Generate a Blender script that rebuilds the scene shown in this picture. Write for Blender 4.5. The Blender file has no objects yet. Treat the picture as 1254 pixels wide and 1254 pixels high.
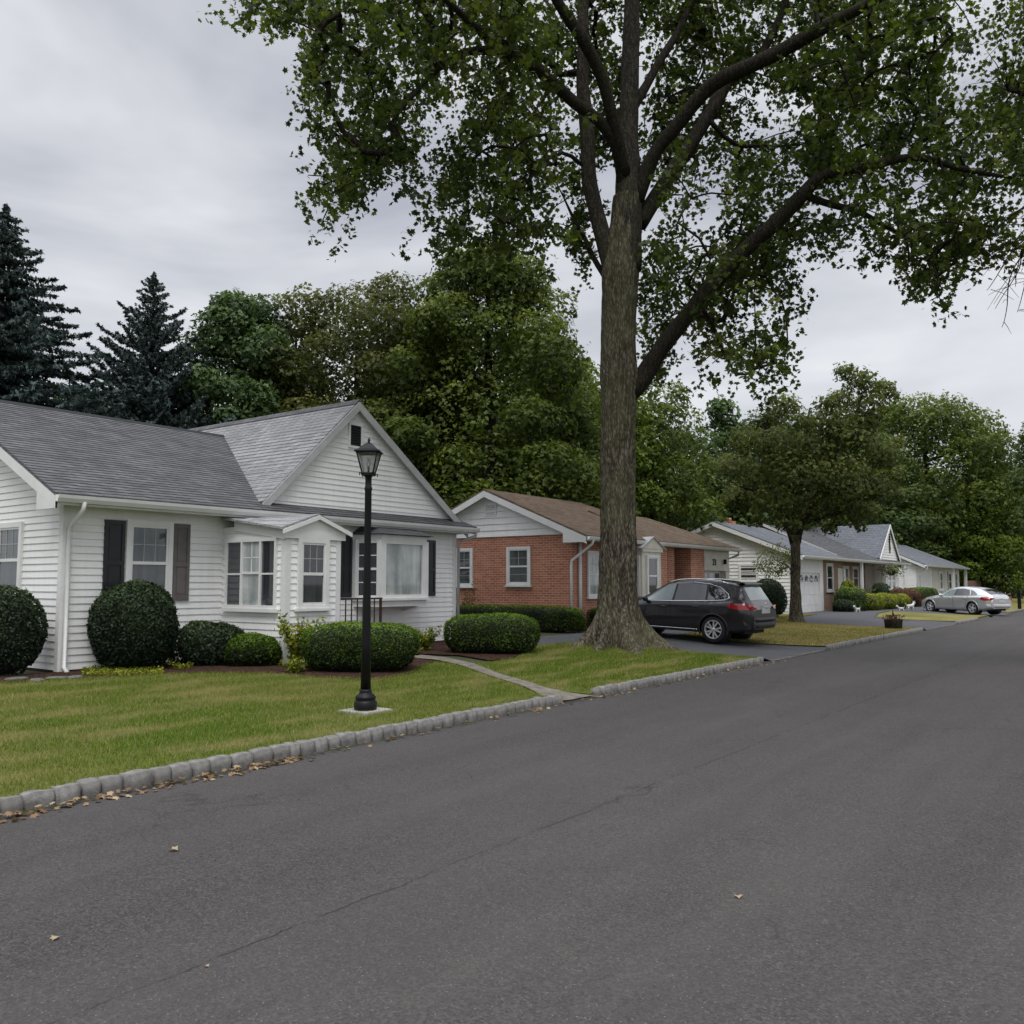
import bpy, math, random
import numpy as np
from mathutils import Vector, Matrix, noise as mnoise
from mathutils.geometry import delaunay_2d_cdt
random.seed(7); rng = np.random.default_rng(7)
S = bpy.context.scene
C = S.collection
PI = math.pi
# ------------------------------------------------------------------ camera
H = 1.6; FPX = 1080.0; PITCH = math.atan(88/FPX); YAW = math.atan(793/math.hypot(FPX, 88))
cd = bpy.data.cameras.new('camera'); cam = bpy.data.objects.new('camera', cd); C.objects.link(cam)
cam.location = (0, 0, H); cam.rotation_euler = (PI/2+PITCH, 0, YAW-PI/2)
cd.sensor_width = 36; cd.lens = 36*FPX/1254; cd.clip_end = 3000; cd.clip_start = 0.05
S.camera = cam
_f = (math.cos(YAW)*math.cos(PITCH), math.sin(YAW)*math.cos(PITCH), math.sin(PITCH))
_r = (math.sin(YAW), -math.cos(YAW), 0); _u = (-math.cos(YAW)*math.sin(PITCH), -math.sin(YAW)*math.sin(PITCH), math.cos(PITCH))
def ray(x, y):
    a = (x-627)/FPX; b = (627-y)/FPX
    return [_f[i]+a*_r[i]+b*_u[i] for i in range(3)]
def on_y(x, y, Y): d = ray(x, y); t = Y/d[1]; return Vector((t*d[0], Y, H+t*d[2]))
def on_x(x, y, X): d = ray(x, y); t = X/d[0]; return Vector((X, t*d[1], H+t*d[2]))
def on_z(x, y, Z): d = ray(x, y); t = (Z-H)/d[2]; return Vector((t*d[0], t*d[1], Z))
def at_depth(x, y, D): d = ray(x, y); return Vector((D*d[0], D*d[1], H+D*d[2]))
# ------------------------------------------------------------------ objects
def thing(name, label, cat, loc=(0,0,0), rz=0, group=None):
    o = bpy.data.objects.new(name, None); C.objects.link(o)
    o.location = loc; o.rotation_euler = (0,0,rz); o.empty_display_size = .2
    o['label'] = label; o['category'] = cat
    if group: o['group'] = group
    return o
def tag(o, label, cat, group=None, kind=None):
    o['label'] = label; o['category'] = cat
    if group: o['group'] = group
    if kind: o['kind'] = kind
    return o
def dup(root, loc, rz=0, label=None, scale=1.0):
    r = root.copy(); C.objects.link(r); r.location = loc; r.rotation_euler = (0,0,rz)
    if hasattr(scale, '__len__'): r.scale = scale
    else: r.scale = (scale,)*3
    if label: r['label'] = label
    for ch in list(root.children):
        c = ch.copy(); C.objects.link(c); c.parent = r
        for g in list(ch.children):
            d = g.copy(); C.objects.link(d); d.parent = c
    return r
def origin(o):
    v = Vector((0,0,0))
    while o is not None: v = v + o.location; o = o.parent
    return v
class MB:
    def __init__(s): s.v = []; s.f = []; s.sm = []
    def face(s, pts, smooth=False):
        b = len(s.v); s.v += [tuple(p) for p in pts]; s.f.append(tuple(range(b, b+len(pts)))); s.sm.append(smooth); return s
    def raw(s, vs, fs, smooth=False):
        b = len(s.v); s.v += [tuple(p) for p in vs]
        for f in fs: s.f.append(tuple(b+i for i in f)); s.sm.append(smooth)
        return s
    def box(s, x0, x1, y0, y1, z0, z1):
        vs = [(x,y,z) for x in (x0,x1) for y in (y0,y1) for z in (z0,z1)]
        return s.raw(vs, [(0,1,3,2),(4,6,7,5),(0,4,5,1),(2,3,7,6),(0,2,6,4),(1,5,7,3)])
    def obox(s, o, ax, n, u0, u1, z0, z1, d0, d1):
        """box in a wall frame: o origin, ax along wall, n outward"""
        o = Vector(o); ax = Vector(ax); n = Vector(n)
        vs = [o+ax*u+n*d+Vector((0,0,z)) for u in (u0,u1) for d in (d0,d1) for z in (z0,z1)]
        return s.raw(vs, [(0,1,3,2),(4,6,7,5),(0,4,5,1),(2,3,7,6),(0,2,6,4),(1,5,7,3)])
    def prism(s, poly, off):
        off = Vector(off); n = len(poly); a = [Vector(p) for p in poly]; b = [p+off for p in a]
        s.raw(a+b, [tuple(range(n))[::-1], tuple(range(n, 2*n))]+[(i, (i+1)%n, n+(i+1)%n, n+i) for i in range(n)])
        return s
    def tube(s, pts, rad, n=8, cap=True, smooth=True):
        pts = [Vector(p) for p in pts]
        if not hasattr(rad, '__len__'): rad = [rad]*len(pts)
        vs = []; ref = None
        for i, p in enumerate(pts):
            t = (pts[min(i+1, len(pts)-1)]-pts[max(i-1, 0)]).normalized()
            if ref is None:
                ref = Vector((1,0,0)) if abs(t.x) < .8 else Vector((0,1,0))
            a = (ref - t*ref.dot(t)).normalized(); b = t.cross(a); ref = a
            for k in range(n):
                w = 2*PI*k/n; vs.append(p+(a*math.cos(w)+b*math.sin(w))*rad[i])
        fs = []
        for i in range(len(pts)-1):
            for k in range(n):
                fs.append((i*n+k, i*n+(k+1)%n, (i+1)*n+(k+1)%n, (i+1)*n+k))
        if cap: fs += [tuple(range(n))[::-1], tuple(range((len(pts)-1)*n, len(pts)*n))]
        return s.raw(vs, fs, smooth)
    def lathe(s, prof, c=(0,0,0), n=24, axis='z', smooth=True, cap=True):
        vs = []; c = Vector(c)
        for r, h in prof:
            for k in range(n):
                w = 2*PI*k/n; a, b = r*math.cos(w), r*math.sin(w)
                vs.append(c+Vector((a,b,h) if axis == 'z' else ((h,a,b) if axis == 'x' else (b,h,a))))
        fs = [(i*n+k, i*n+(k+1)%n, (i+1)*n+(k+1)%n, (i+1)*n+k) for i in range(len(prof)-1) for k in range(n)]
        if cap: fs += [tuple(range(n))[::-1], tuple(range((len(prof)-1)*n, len(prof)*n))]
        return s.raw(vs, fs, smooth)
    def grid(s, rows, smooth=True, closed=False):
        m = len(rows[0]); vs = [p for r in rows for p in r]; fs = []
        for i in range(len(rows)-1):
            for k in range(m if closed else m-1):
                fs.append((i*m+k, i*m+(k+1)%m, (i+1)*m+(k+1)%m, (i+1)*m+k))
        return s.raw(vs, fs, smooth)
    def build(s, name, mat, parent=None, local=False):
        me = bpy.data.meshes.new(name)
        vs = s.v
        if parent is not None and not local:
            w = origin(parent); vs = [(p[0]-w.x, p[1]-w.y, p[2]-w.z) for p in vs]
        me.from_pydata(vs, [], s.f); me.polygons.foreach_set('use_smooth', s.sm)
        mats = mat if isinstance(mat, (list, tuple)) else [mat]
        for m_ in mats: me.materials.append(m_)
        me.update(); o = bpy.data.objects.new(name, me); C.objects.link(o)
        if parent is not None: o.parent = parent
        return o
def bevel(o, w, seg=2):
    import bmesh
    bm = bmesh.new(); bm.from_mesh(o.data)
    bmesh.ops.remove_doubles(bm, verts=bm.verts, dist=1e-5)
    bmesh.ops.bevel(bm, geom=[e for e in bm.edges if len(e.link_faces) == 2 and e.calc_face_angle(0) > .5], offset=w, segments=seg, affect='EDGES', clamp_overlap=True)
    bm.to_mesh(o.data); bm.free(); return o
# ------------------------------------------------------------------ materials
class N:
    def __init__(s, name):
        s.m = bpy.data.materials.new(name); s.m.use_nodes = True; s.t = s.m.node_tree; s.t.nodes.clear()
        s.out = s.t.nodes.new('ShaderNodeOutputMaterial')
    def n(s, typ, **kw):
        nd = s.t.nodes.new('ShaderNode'+typ)
        for k, v in kw.items():
            if k.startswith('_'): setattr(nd, k[1:], v)
            else:
                key = k.replace('__', ' ')
                nd.inputs[int(key[1:]) if key[0] == 'i' and key[1:].isdigit() else key].default_value = v
        return nd
    def l(s, a, b): s.t.links.new(a, b)
    def obj(s): return s.n('TexCoord').outputs['Object']
    def noise(s, vec, scale, detail=4, rough=.55):
        nd = s.n('TexNoise', Scale=scale, Detail=detail, Roughness=rough); s.l(vec, nd.inputs['Vector']); return nd.outputs['Fac']
    def ramp(s, fac, stops):
        nd = s.n('ValToRGB'); cr = nd.color_ramp
        while len(cr.elements) < len(stops): cr.elements.new(.5)
        for e, (p, c) in zip(cr.elements, stops): e.position = p; e.color = tuple(c)+(1,) if hasattr(c, '__len__') else (c,c,c,1)
        s.l(fac, nd.inputs[0]); return nd.outputs[0]
    def mix(s, fac, a, b, mode='MIX'):
        nd = s.n('MixRGB', _blend_type=mode)
        for i, q in ((0, fac), (1, a), (2, b)):
            if hasattr(q, 'links') or hasattr(q, 'is_linked'): s.l(q, nd.inputs[i])
            elif hasattr(q, '__len__'): nd.inputs[i].default_value = tuple(q)+(1,)
            else: nd.inputs[i].default_value = q
        return nd.outputs[0]
    def math(s, op, a, b=0.0, c=0.0):
        nd = s.n('Math', _operation=op)
        for i, q in enumerate((a, b, c)):
            if hasattr(q, 'is_linked'): s.l(q, nd.inputs[i])
            else: nd.inputs[i].default_value = q
        return nd.outputs[0]
    def bsdf(s, col, rough=.7, bump=None, bstr=.3, bdist=.02, **kw):
        p = s.n('BsdfPrincipled', **kw)
        if hasattr(col, 'is_linked'): s.l(col, p.inputs['Base Color'])
        else: p.inputs['Base Color'].default_value = tuple(col)+(1,)
        if hasattr(rough, 'is_linked'): s.l(rough, p.inputs['Roughness'])
        else: p.inputs['Roughness'].default_value = rough
        if bump is not None:
            b = s.n('Bump', Strength=bstr, Distance=bdist); s.l(bump, b.inputs['Height']); s.l(b.outputs[0], p.inputs['Normal'])
        s.l(p.outputs[0], s.out.inputs[0]); return p
def simple(name, col, rough=.6, var=.15, scale=6, **kw):
    m = N(name); v = m.obj(); f = m.noise(v, scale, 5)
    c = m.ramp(f, [(.3, [x*(1-var) for x in col]), (.7, [min(1, x*(1+var)) for x in col])])
    m.bsdf(c, rough, **kw); return m.m
def wallvec(m):
    sp = m.n('SeparateXYZ'); m.l(m.obj(), sp.inputs[0]); cb = m.n('CombineXYZ')
    m.l(m.math('ADD', sp.outputs[0], sp.outputs[1]), cb.inputs[0]); m.l(sp.outputs[2], cb.inputs[1]); return cb.outputs[0], sp
def siding_mat(name, col):
    m = N(name); v = m.obj(); big = m.noise(v, .8, 5); mp = m.n('Mapping'); mp.inputs['Scale'].default_value = (9, 9, .7); m.l(v, mp.inputs[0])
    streak = m.noise(mp.outputs[0], 1.0, 5, .6)
    c = m.ramp(big, [(.3, [x*.90 for x in col]), (.65, col)])
    c2 = m.mix(m.ramp(streak, [(.45, 0), (.8, .35)]), c, [col[0]*.72, col[1]*.72, col[2]*.68])
    m.bsdf(c2, .5, bump=m.noise(v, 60, 3), bstr=.05); return m.m
def shingle_mat(name, c1, c2, kz=2.2, scale=1.0, mottled=.35):
    m = N(name); wv, sp = wallvec(m)
    mp = m.n('Mapping'); mp.inputs['Scale'].default_value = (1, kz, 1); m.l(wv, mp.inputs[0])
    b = m.n('TexBrick', Scale=scale, Mortar__Size=.006, Bias=0, Brick__Width=.22, Row__Height=.125); b.offset = .37; b.inputs['Color1'].default_value = (0,0,0,1); b.inputs['Color2'].default_value = (1,1,1,1); b.inputs['Mortar'].default_value = (.2,.2,.2,1)
    m.l(mp.outputs[0], b.inputs['Vector'])
    base = m.mix(b.outputs['Color'], c1, c2)
    big = m.noise(m.obj(), .55, 6, .65); fine = m.noise(m.obj(), 90, 2)
    mp2 = m.n('Mapping'); mp2.inputs['Scale'].default_value = (5, 5, .5); m.l(m.obj(), mp2.inputs[0]); st = m.noise(mp2.outputs[0], 1, 4)
    base = m.mix(m.ramp(big, [(.35, 0), (.7, mottled)]), base, [x*.45 for x in c1])
    base = m.mix(m.ramp(st, [(.5, 0), (.8, mottled*.8)]), base, [min(1, x*1.5) for x in c2])
    base = m.mix(m.ramp(fine, [(.3, .25), (.7, 0)]), base, [x*.35 for x in c1])
    dk = m.mix(b.outputs['Fac'], base, [x*.35 for x in c1])
    m.bsdf(dk, .95, bump=m.math('ADD', m.math('MULTIPLY', fine, .6), m.math('SUBTRACT', 1.0, b.outputs['Fac'])), bstr=.5, bdist=.006, Specular__IOR__Level=.2); return m.m
def brick_mat(name, c1, c2, mortar):
    m = N(name); wv, sp = wallvec(m)
    b = m.n('TexBrick', Scale=1, Mortar__Size=.0065, Mortar__Smooth=.1, Bias=-.1, Brick__Width=.215, Row__Height=.072)
    b.inputs['Color1'].default_value = (*c1,1); b.inputs['Color2'].default_value = (*c2,1); b.inputs['Mortar'].default_value = (*mortar,1)
    m.l(wv, b.inputs['Vector'])
    n1 = m.noise(m.obj(), 1.3, 5); n2 = m.noise(m.obj(), 35, 4)
    c = m.mix(m.ramp(n1, [(.35, .0), (.75, .35)]), b.outputs['Color'], [c1[0]*.55, c1[1]*.5, c1[2]*.5])
    c = m.mix(m.ramp(n2, [(.35, .3), (.65, 0)]), c, [c1[0]*.5, c1[1]*.45, c1[2]*.45])
    m.bsdf(c, .9, bump=m.math('ADD', m.math('SUBTRACT', 1.0, b.outputs['Fac']), m.math('MULTIPLY', n2, .3)), bstr=.7, bdist=.008); return m.m
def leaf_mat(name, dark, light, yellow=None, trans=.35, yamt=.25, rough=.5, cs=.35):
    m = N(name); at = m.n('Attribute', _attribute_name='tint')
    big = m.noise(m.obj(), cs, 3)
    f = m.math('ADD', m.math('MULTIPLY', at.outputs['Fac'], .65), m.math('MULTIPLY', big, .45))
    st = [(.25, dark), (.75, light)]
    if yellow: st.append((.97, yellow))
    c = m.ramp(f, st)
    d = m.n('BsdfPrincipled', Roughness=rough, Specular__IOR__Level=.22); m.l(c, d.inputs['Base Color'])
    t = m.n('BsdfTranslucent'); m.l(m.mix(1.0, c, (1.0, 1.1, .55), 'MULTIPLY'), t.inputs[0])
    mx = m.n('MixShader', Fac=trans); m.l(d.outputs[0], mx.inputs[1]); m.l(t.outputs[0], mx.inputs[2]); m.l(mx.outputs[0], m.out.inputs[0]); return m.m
M = {}
M['siding'] = siding_mat('white_siding', (.86,.86,.85)); M['siding2'] = siding_mat('old_white_siding', (.70,.70,.67))
M['trim'] = simple('white_trim', (.72,.72,.71), .45, .06, 3); M['trim_grey'] = simple('weathered_trim', (.42,.42,.42), .55, .15, 3)
M['muntin'] = simple('grey_muntin', (.36,.37,.37), .5, .1, 5)
M['cream'] = simple('cream_paint', (.62,.60,.52), .5, .1, 3); M['soffit'] = simple('soffit', (.48,.47,.44), .7, .1, 4)
M['roof_grey'] = shingle_mat('grey_shingles', (.115,.115,.122), (.19,.19,.20), 2.25)
M['roof_light'] = shingle_mat('light_grey_shingles', (.27,.27,.28), (.40,.40,.405), 1.35, mottled=.25)
M['roof_skirt'] = shingle_mat('porch_shingles', (.10,.10,.105), (.17,.17,.18), 2.25)
M['roof_brown'] = shingle_mat('brown_shingles', (.170,.122,.088), (.265,.20,.15), 2.6)
M['roof_slate'] = shingle_mat('blue_grey_shingles', (.15,.16,.18), (.21,.225,.25), 2.4)
M['roof_dark'] = shingle_mat('dark_shingles', (.085,.088,.095), (.14,.145,.15), 2.4)
M['brick'] = brick_mat('red_brick', (.40,.140,.080), (.58,.25,.145), (.66,.55,.45))
M['brick2'] = brick_mat('tan_brick', (.36,.22,.16), (.42,.27,.20), (.42,.36,.30))
M['foundation'] = simple('foundation', (.085,.068,.058), .9, .3, 5)
M['shutter'] = simple('black_shutter', (.012,.014,.018), .45, .2, 8); M['shutter_grey'] = simple('faded_shutter', (.13,.115,.11), .6, .15, 5)
M['black'] = simple('black_paint', (.005,.005,.006), .45, .2, 20, Specular__IOR__Level=.25); M['rust'] = simple('rusty_iron', (.035,.018,.014), .6, .4, 15)
M['dark'] = simple('dark_void', (.006,.006,.007), .8)
M['rubber'] = simple('rubber', (.012,.012,.013), .8, .2, 20); M['plastic'] = simple('black_plastic', (.018,.018,.02), .6, .1, 20)
M['alloy'] = simple('alloy', (.62,.63,.65), .3, .05, 10, Metallic=.6); M['chrome'] = simple('chrome', (.75,.76,.78), .12, .02, 10, Metallic=1.0)
M['concrete'] = simple('concrete', (.34,.33,.30), .9, .2, 6, bump=None)
M['white'] = simple('white_statue', (.5,.5,.5), .5, .05, 6); M['terracotta'] = simple('clay', (.32,.12,.07), .8, .2, 10)
def paint(name, col, metal=.6):
    m = N(name); lw = m.noise(m.obj(), 400, 1)
    c = m.ramp(lw, [(.3, [x*.85 for x in col]), (.7, [min(1, x*1.15) for x in col])])
    m.bsdf(c, .32, Metallic=metal, Coat__Weight=1.0, Coat__Roughness=.04); return m.m
M['suv'] = paint('charcoal_metallic', (.024,.023,.027)); M['silver'] = paint('silver_metallic', (.60,.61,.63))
def lens(name, col):
    m = N(name); v = m.obj(); w = m.n('TexWave', Scale=14, Distortion=0); m.l(v, w.inputs[0]); c = m.ramp(w.outputs[0], [(.2, [x*.5 for x in col]), (.8, col)])
    m.bsdf(c, .15, Coat__Weight=1.0); return m.m
M['tail'] = lens('tail_lamp', (.42,.012,.02)); M['amber'] = lens('amber_lamp', (.5,.15,.07)); M['lampglass'] = lens('clear_lamp', (.55,.57,.6))
def glass_pane(name, dark, light, fold=9, lo=.35):
    """window seen from outside: dim room behind drawn curtains, glossy pane"""
    m = N(name); wv, sp = wallvec(m)
    mp = m.n('Mapping'); mp.inputs['Scale'].default_value = (fold, .6, 1); m.l(wv, mp.inputs[0])
    f = m.noise(mp.outputs[0], 1.0, 3, .5); g = m.noise(wv, 1.6, 4)
    c = m.ramp(m.math('ADD', m.math('MULTIPLY', f, .55), m.math('MULTIPLY', g, .45)), [(lo, dark), (lo+.3, light)])
    m.bsdf(c, .04, Specular__IOR__Level=.8, Coat__Weight=.6, Coat__Roughness=.02, bump=m.noise(wv, 2.0, 1), bstr=.012); return m.m
M['pane'] = glass_pane('pane_curtained', (.03,.038,.042), (.105,.12,.12)); M['pane_dark'] = glass_pane('pane_dark', (.012,.014,.018), (.045,.05,.06))
M['pane_light'] = glass_pane('pane_lace', (.16,.19,.19), (.58,.62,.61), 5, .38)
def carglass(name, col):
    m = N(name); g = m.noise(m.obj(), 1.2, 2); c = m.ramp(g, [(.4, col), (.7, [x*1.8 for x in col])])
    m.bsdf(c, .02, Specular__IOR__Level=1.0, Coat__Weight=1.0, Coat__Roughness=.01); return m.m
M['carglass'] = carglass('tinted_car_glass', (.012,.013,.015)); M['carglass_light'] = carglass('clear_reflection_car_glass', (.10,.15,.15))  # the pale tone also paints a bright reflection on the SUV rear window
# lamp glass: real clear glass
m = N('lantern_glass'); g = m.n('BsdfGlass', Roughness=.12, IOR=1.1); g.inputs[0].default_value = (.93,.93,.93,1); t = m.n('BsdfTranslucent'); t.inputs[0].default_value = (.8,.8,.78,1)
nz = m.noise(m.obj(), 12, 4); mx = m.n('MixShader'); m.l(m.ramp(nz, [(.3, .25), (.75, .5)]), mx.inputs[0]); m.l(g.outputs[0], mx.inputs[1]); m.l(t.outputs[0], mx.inputs[2]); m.l(mx.outputs[0], m.out.inputs[0]); M['lantern'] = m.m
# asphalt
def asphalt(name, base, spread=.45, seam=False):
    m = N(name); v = m.obj()
    vo = m.n('TexVoronoi', Scale=95, Randomness=1); m.l(v, vo.inputs['Vector'])
    f2 = m.noise(v, 210, 3, .7); f1 = m.noise(v, 45, 4, .7); big = m.noise(v, .35, 6, .6); mid = m.noise(v, 2.2, 5, .65)
    c = m.ramp(m.math('ADD', m.math('MULTIPLY', vo.outputs['Color'], .5), m.math('MULTIPLY', f2, .5)), [(.25, [x*(1-spread) for x in base]), (.55, base), (.85, [x*(1+spread*1.6) for x in base])])
    c = m.mix(m.ramp(f1, [(.35, .3), (.65, 0)]), c, [x*.45 for x in base])
    c = m.mix(m.ramp(big, [(.35, 0), (.7, .35)]), c, [x*1.35 for x in base])
    c = m.mix(m.ramp(mid, [(.4, .22), (.65, 0)]), c, [x*.6 for x in base])
    if seam:
        rg = m.n('Mapping'); rg.inputs['Scale'].default_value = (.10, .9, 1); rg.inputs['Location'].default_value = (3.1, 1.7, 0); m.l(v, rg.inputs[0]); tr = m.noise(rg.outputs[0], 1.0, 4, .55)
        c = m.mix(m.ramp(tr, [(.38, 0), (.66, .30)]), c, [x*1.45 for x in base])
        tr2 = m.noise(rg.outputs[0], 3.1, 4, .6); c = m.mix(m.ramp(tr2, [(.36, .2), (.5, 0)]), c, [x*.55 for x in base])
        spk = m.n('TexVoronoi', Scale=30, Randomness=1); m.l(v, spk.inputs['Vector']); c = m.mix(m.ramp(spk.outputs['Distance'], [(.05, .8), (.13, 0)]), c, (.26,.25,.235))
        wv_ = m.n('TexVoronoi', Scale=.55, _feature='DISTANCE_TO_EDGE'); dv = m.n('VectorMath', _operation='ADD'); nn = m.n('TexNoise', Scale=2.5, Detail=6); m.l(v, nn.inputs[0]); m.l(v, dv.inputs[0]); sc_ = m.n('VectorMath', _operation='SCALE', Scale=.5); m.l(nn.outputs['Color'], sc_.inputs[0]); m.l(sc_.outputs[0], dv.inputs[1]); m.l(dv.outputs[0], wv_.inputs[0])
        ck = m.math('MULTIPLY', m.ramp(wv_.outputs['Distance'], [(.002, 1), (.0075, 0)]), m.ramp(m.noise(v, .8, 3), [(.52, 0), (.62, .55)])); c = m.mix(ck, c, [x*.3 for x in base])
        sp = m.n('SeparateXYZ'); m.l(v, sp.inputs[0]); 
        cbx = m.n('CombineXYZ'); m.l(sp.outputs[0], cbx.inputs[0])
        wob = m.math('ADD', m.math('MULTIPLY', m.math('SUBTRACT', m.noise(cbx.outputs[0], 1.6, 5, .7), .5), .16), m.math('MULTIPLY', m.math('SUBTRACT', m.noise(cbx.outputs[0], 14, 3, .7), .5), .03))
        d = m.math('ABSOLUTE', m.math('SUBTRACT', m.math('ADD', sp.outputs[1], wob), 3.32))
        br = m.noise(v, 3.5, 4, .7)
        k = m.math('MULTIPLY', m.ramp(m.math('MULTIPLY', d, 60), [(.1, 1), (.75, 0)]), m.ramp(br, [(.38, 0), (.52, .8)]))
        c = m.mix(k, c, [x*.22 for x in base])
        # the lane beyond the joint is slightly greyer than the near lane
        lane = m.ramp(m.math('SUBTRACT', m.math('ADD', sp.outputs[1], wob), 2.82), [(.48, 0), (.52, 1)])
        c = m.mix(m.math('MULTIPLY', lane, .12), c, (.055,.057,.062))
    m.bsdf(c, m.ramp(f1, [(.3, .78), (.7, .98)]), bump=m.math('ADD', vo.outputs['Distance'], m.math('MULTIPLY', f2, .5)), bstr=.55, bdist=.008, Specular__IOR__Level=.3); return m.m
M['road'] = asphalt('road_asphalt', (.070,.064,.062), .85, True); M['drive'] = asphalt('drive_asphalt', (.090,.092,.100), .45)
# soil/grass
m = N('lawn_soil'); v = m.obj(); a = m.noise(v, .45, 4, .6); b = m.noise(v, 18, 5, .7); c_ = m.noise(v, 1.6, 4)
mp = m.n('Mapping'); mp.inputs['Scale'].default_value = (.7, 2.2, 1); mp.inputs['Rotation'].default_value = (0,0,.25); m.l(v, mp.inputs[0]); st = m.noise(mp.outputs[0], 1.0, 4)
c = m.ramp(a, [(.35, (.085,.125,.02)), (.62, (.17,.175,.05))]); c = m.mix(m.ramp(st, [(.48, 0), (.7, .55)]), c, (.19,.17,.065)); c = m.mix(m.ramp(b, [(.35, .5), (.65, 0)]), c, (.05,.065,.018))
m.bsdf(c, .95, bump=b, bstr=.8, bdist=.03, Specular__IOR__Level=.1); M['lawn'] = m.m
m = N('far_lawn'); v = m.obj(); a = m.noise(v, .5, 5, .6); b = m.noise(v, 9, 5, .7)
c = m.ramp(a, [(.35, (.14,.14,.035)), (.62, (.26,.22,.085))]); c = m.mix(m.ramp(b, [(.35, .45), (.65, 0)]), c, (.06,.07,.02))
m.bsdf(c, .95, bump=b, bstr=.6, bdist=.03, Specular__IOR__Level=.1); M['lawn_far'] = m.m
m = N('blades'); at = m.n('Attribute', _attribute_name='tint'); v = m.obj(); a = m.noise(v, .45, 4, .6)
mp = m.n('Mapping'); mp.inputs['Scale'].default_value = (.7, 2.2, 1); mp.inputs['Rotation'].default_value = (0,0,.25); m.l(v, mp.inputs[0]); st = m.noise(mp.outputs[0], 1.0, 4)
c = m.ramp(at.outputs['Fac'], [(0, (.06,.115,.010)), (.55, (.14,.215,.024)), (.88, (.22,.26,.055)), (1, (.44,.38,.18))])
c = m.mix(m.ramp(a, [(.42, 0), (.64, .5)]), c, (.22,.225,.06)); c = m.mix(m.ramp(st, [(.48, 0), (.64, .75)]), c, (.38,.33,.14))
d = m.n('BsdfDiffuse'); m.l(c, d.inputs[0]); t = m.n('BsdfTranslucent'); m.l(c, t.inputs[0]); mx = m.n('MixShader', Fac=.3); m.l(d.outputs[0], mx.inputs[1]); m.l(t.outputs[0], mx.inputs[2]); m.l(mx.outputs[0], m.out.inputs[0]); M['blades'] = m.m
m = N('blades_dry'); at = m.n('Attribute', _attribute_name='tint'); v = m.obj(); a = m.noise(v, .5, 5, .6); c = m.ramp(at.outputs['Fac'], [(0, (.10,.12,.02)), (.5, (.22,.21,.055)), (1, (.42,.34,.14))]); c = m.mix(m.ramp(a, [(.4, 0), (.62, .7)]), c, (.36,.28,.12)); m.bsdf(c, .9, Specular__IOR__Level=.1); M['blades_dry'] = m.m
m = N('mulch'); v = m.obj(); vo = m.n('TexVoronoi', Scale=38); m.l(v, vo.inputs[0]); b = m.noise(v, 60, 4)
c = m.ramp(vo.outputs['Color'], [(.2, (.030,.016,.012)), (.8, (.105,.058,.042))]); m.bsdf(c, .95, bump=m.math('ADD', vo.outputs['Distance'], b), bstr=1, bdist=.03, Specular__IOR__Level=.1); M['mulch'] = m.m
m = N('ground'); v = m.obj(); a = m.noise(v, .2, 5); b = m.noise(v, 6, 5, .7)
c = m.ramp(a, [(.35, (.035,.05,.014)), (.65, (.07,.075,.026))]); c = m.mix(m.ramp(b, [(.35, .5), (.65, 0)]), c, (.02,.026,.01)); m.bsdf(c, .95, bump=b, bstr=.6, bdist=.05); M['ground'] = m.m
m = N('granite'); v = m.obj(); a = m.noise(v, 9, 6, .7); b = m.noise(v, 120, 3); oi = m.n('ObjectInfo')
c = m.ramp(a, [(.3, (.13,.125,.115)), (.7, (.37,.36,.345))]); c = m.mix(m.ramp(b, [(.35, .5), (.6, 0)]), c, (.10,.10,.10)); c = m.mix(m.math('MULTIPLY', oi.outputs['Random'], .6), c, (.17,.16,.15)); sz = m.n('SeparateXYZ'); m.l(v, sz.inputs[0]); c = m.mix(m.ramp(m.math('ADD', sz.outputs[2], m.math('MULTIPLY', a, .1)), [(.06, .75), (.16, 0)]), c, (.055,.05,.045))
m.bsdf(c, .9, bump=m.math('ADD', a, m.math('MULTIPLY', b, .4)), bstr=.9, bdist=.012); M['granite'] = m.m
# bark
def bark_mat(name, dark, light, sc=1.0):
    m = N(name); v = m.obj(); mp = m.n('Mapping'); mp.inputs['Scale'].default_value = (15*sc, 15*sc, 4.2*sc); m.l(v, mp.inputs[0])
    a = m.noise(mp.outputs[0], 1.0, 7, .65); vo = m.n('TexVoronoi', Scale=1.6, _feature='DISTANCE_TO_EDGE'); m.l(mp.outputs[0], vo.inputs[0])
    big = m.noise(v, .7, 4); k = m.math('ADD', m.math('MULTIPLY', a, .8), m.math('MULTIPLY', vo.outputs['Distance'], .5))
    c = m.ramp(k, [(.40, dark), (.66, light)]); c = m.mix(m.ramp(big, [(.4, 0), (.7, .45)]), c, (light[0]*.6, light[1]*.72, light[2]*.45))
    m.bsdf(c, .95, bump=k, bstr=1.0, bdist=.05, Specular__IOR__Level=.1); return m.m
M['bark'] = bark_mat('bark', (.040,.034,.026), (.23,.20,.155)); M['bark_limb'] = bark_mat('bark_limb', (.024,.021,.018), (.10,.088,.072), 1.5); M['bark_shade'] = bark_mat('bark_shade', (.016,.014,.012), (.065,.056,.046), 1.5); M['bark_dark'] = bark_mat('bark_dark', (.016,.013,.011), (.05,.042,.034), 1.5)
M['lf_maple'] = leaf_mat('leaf_maple', (.020,.034,.007), (.088,.120,.023), (.23,.25,.055), .5)
M['lf_olive'] = leaf_mat('leaf_olive', (.026,.036,.010), (.115,.128,.034), (.20,.19,.055), .4)
M['lf_green'] = leaf_mat('leaf_green', (.026,.045,.010), (.118,.160,.026), (.25,.275,.05), .42)
M['lf_deep'] = leaf_mat('leaf_deep', (.024,.046,.014), (.092,.138,.036), (.14,.18,.055), .35)
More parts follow.
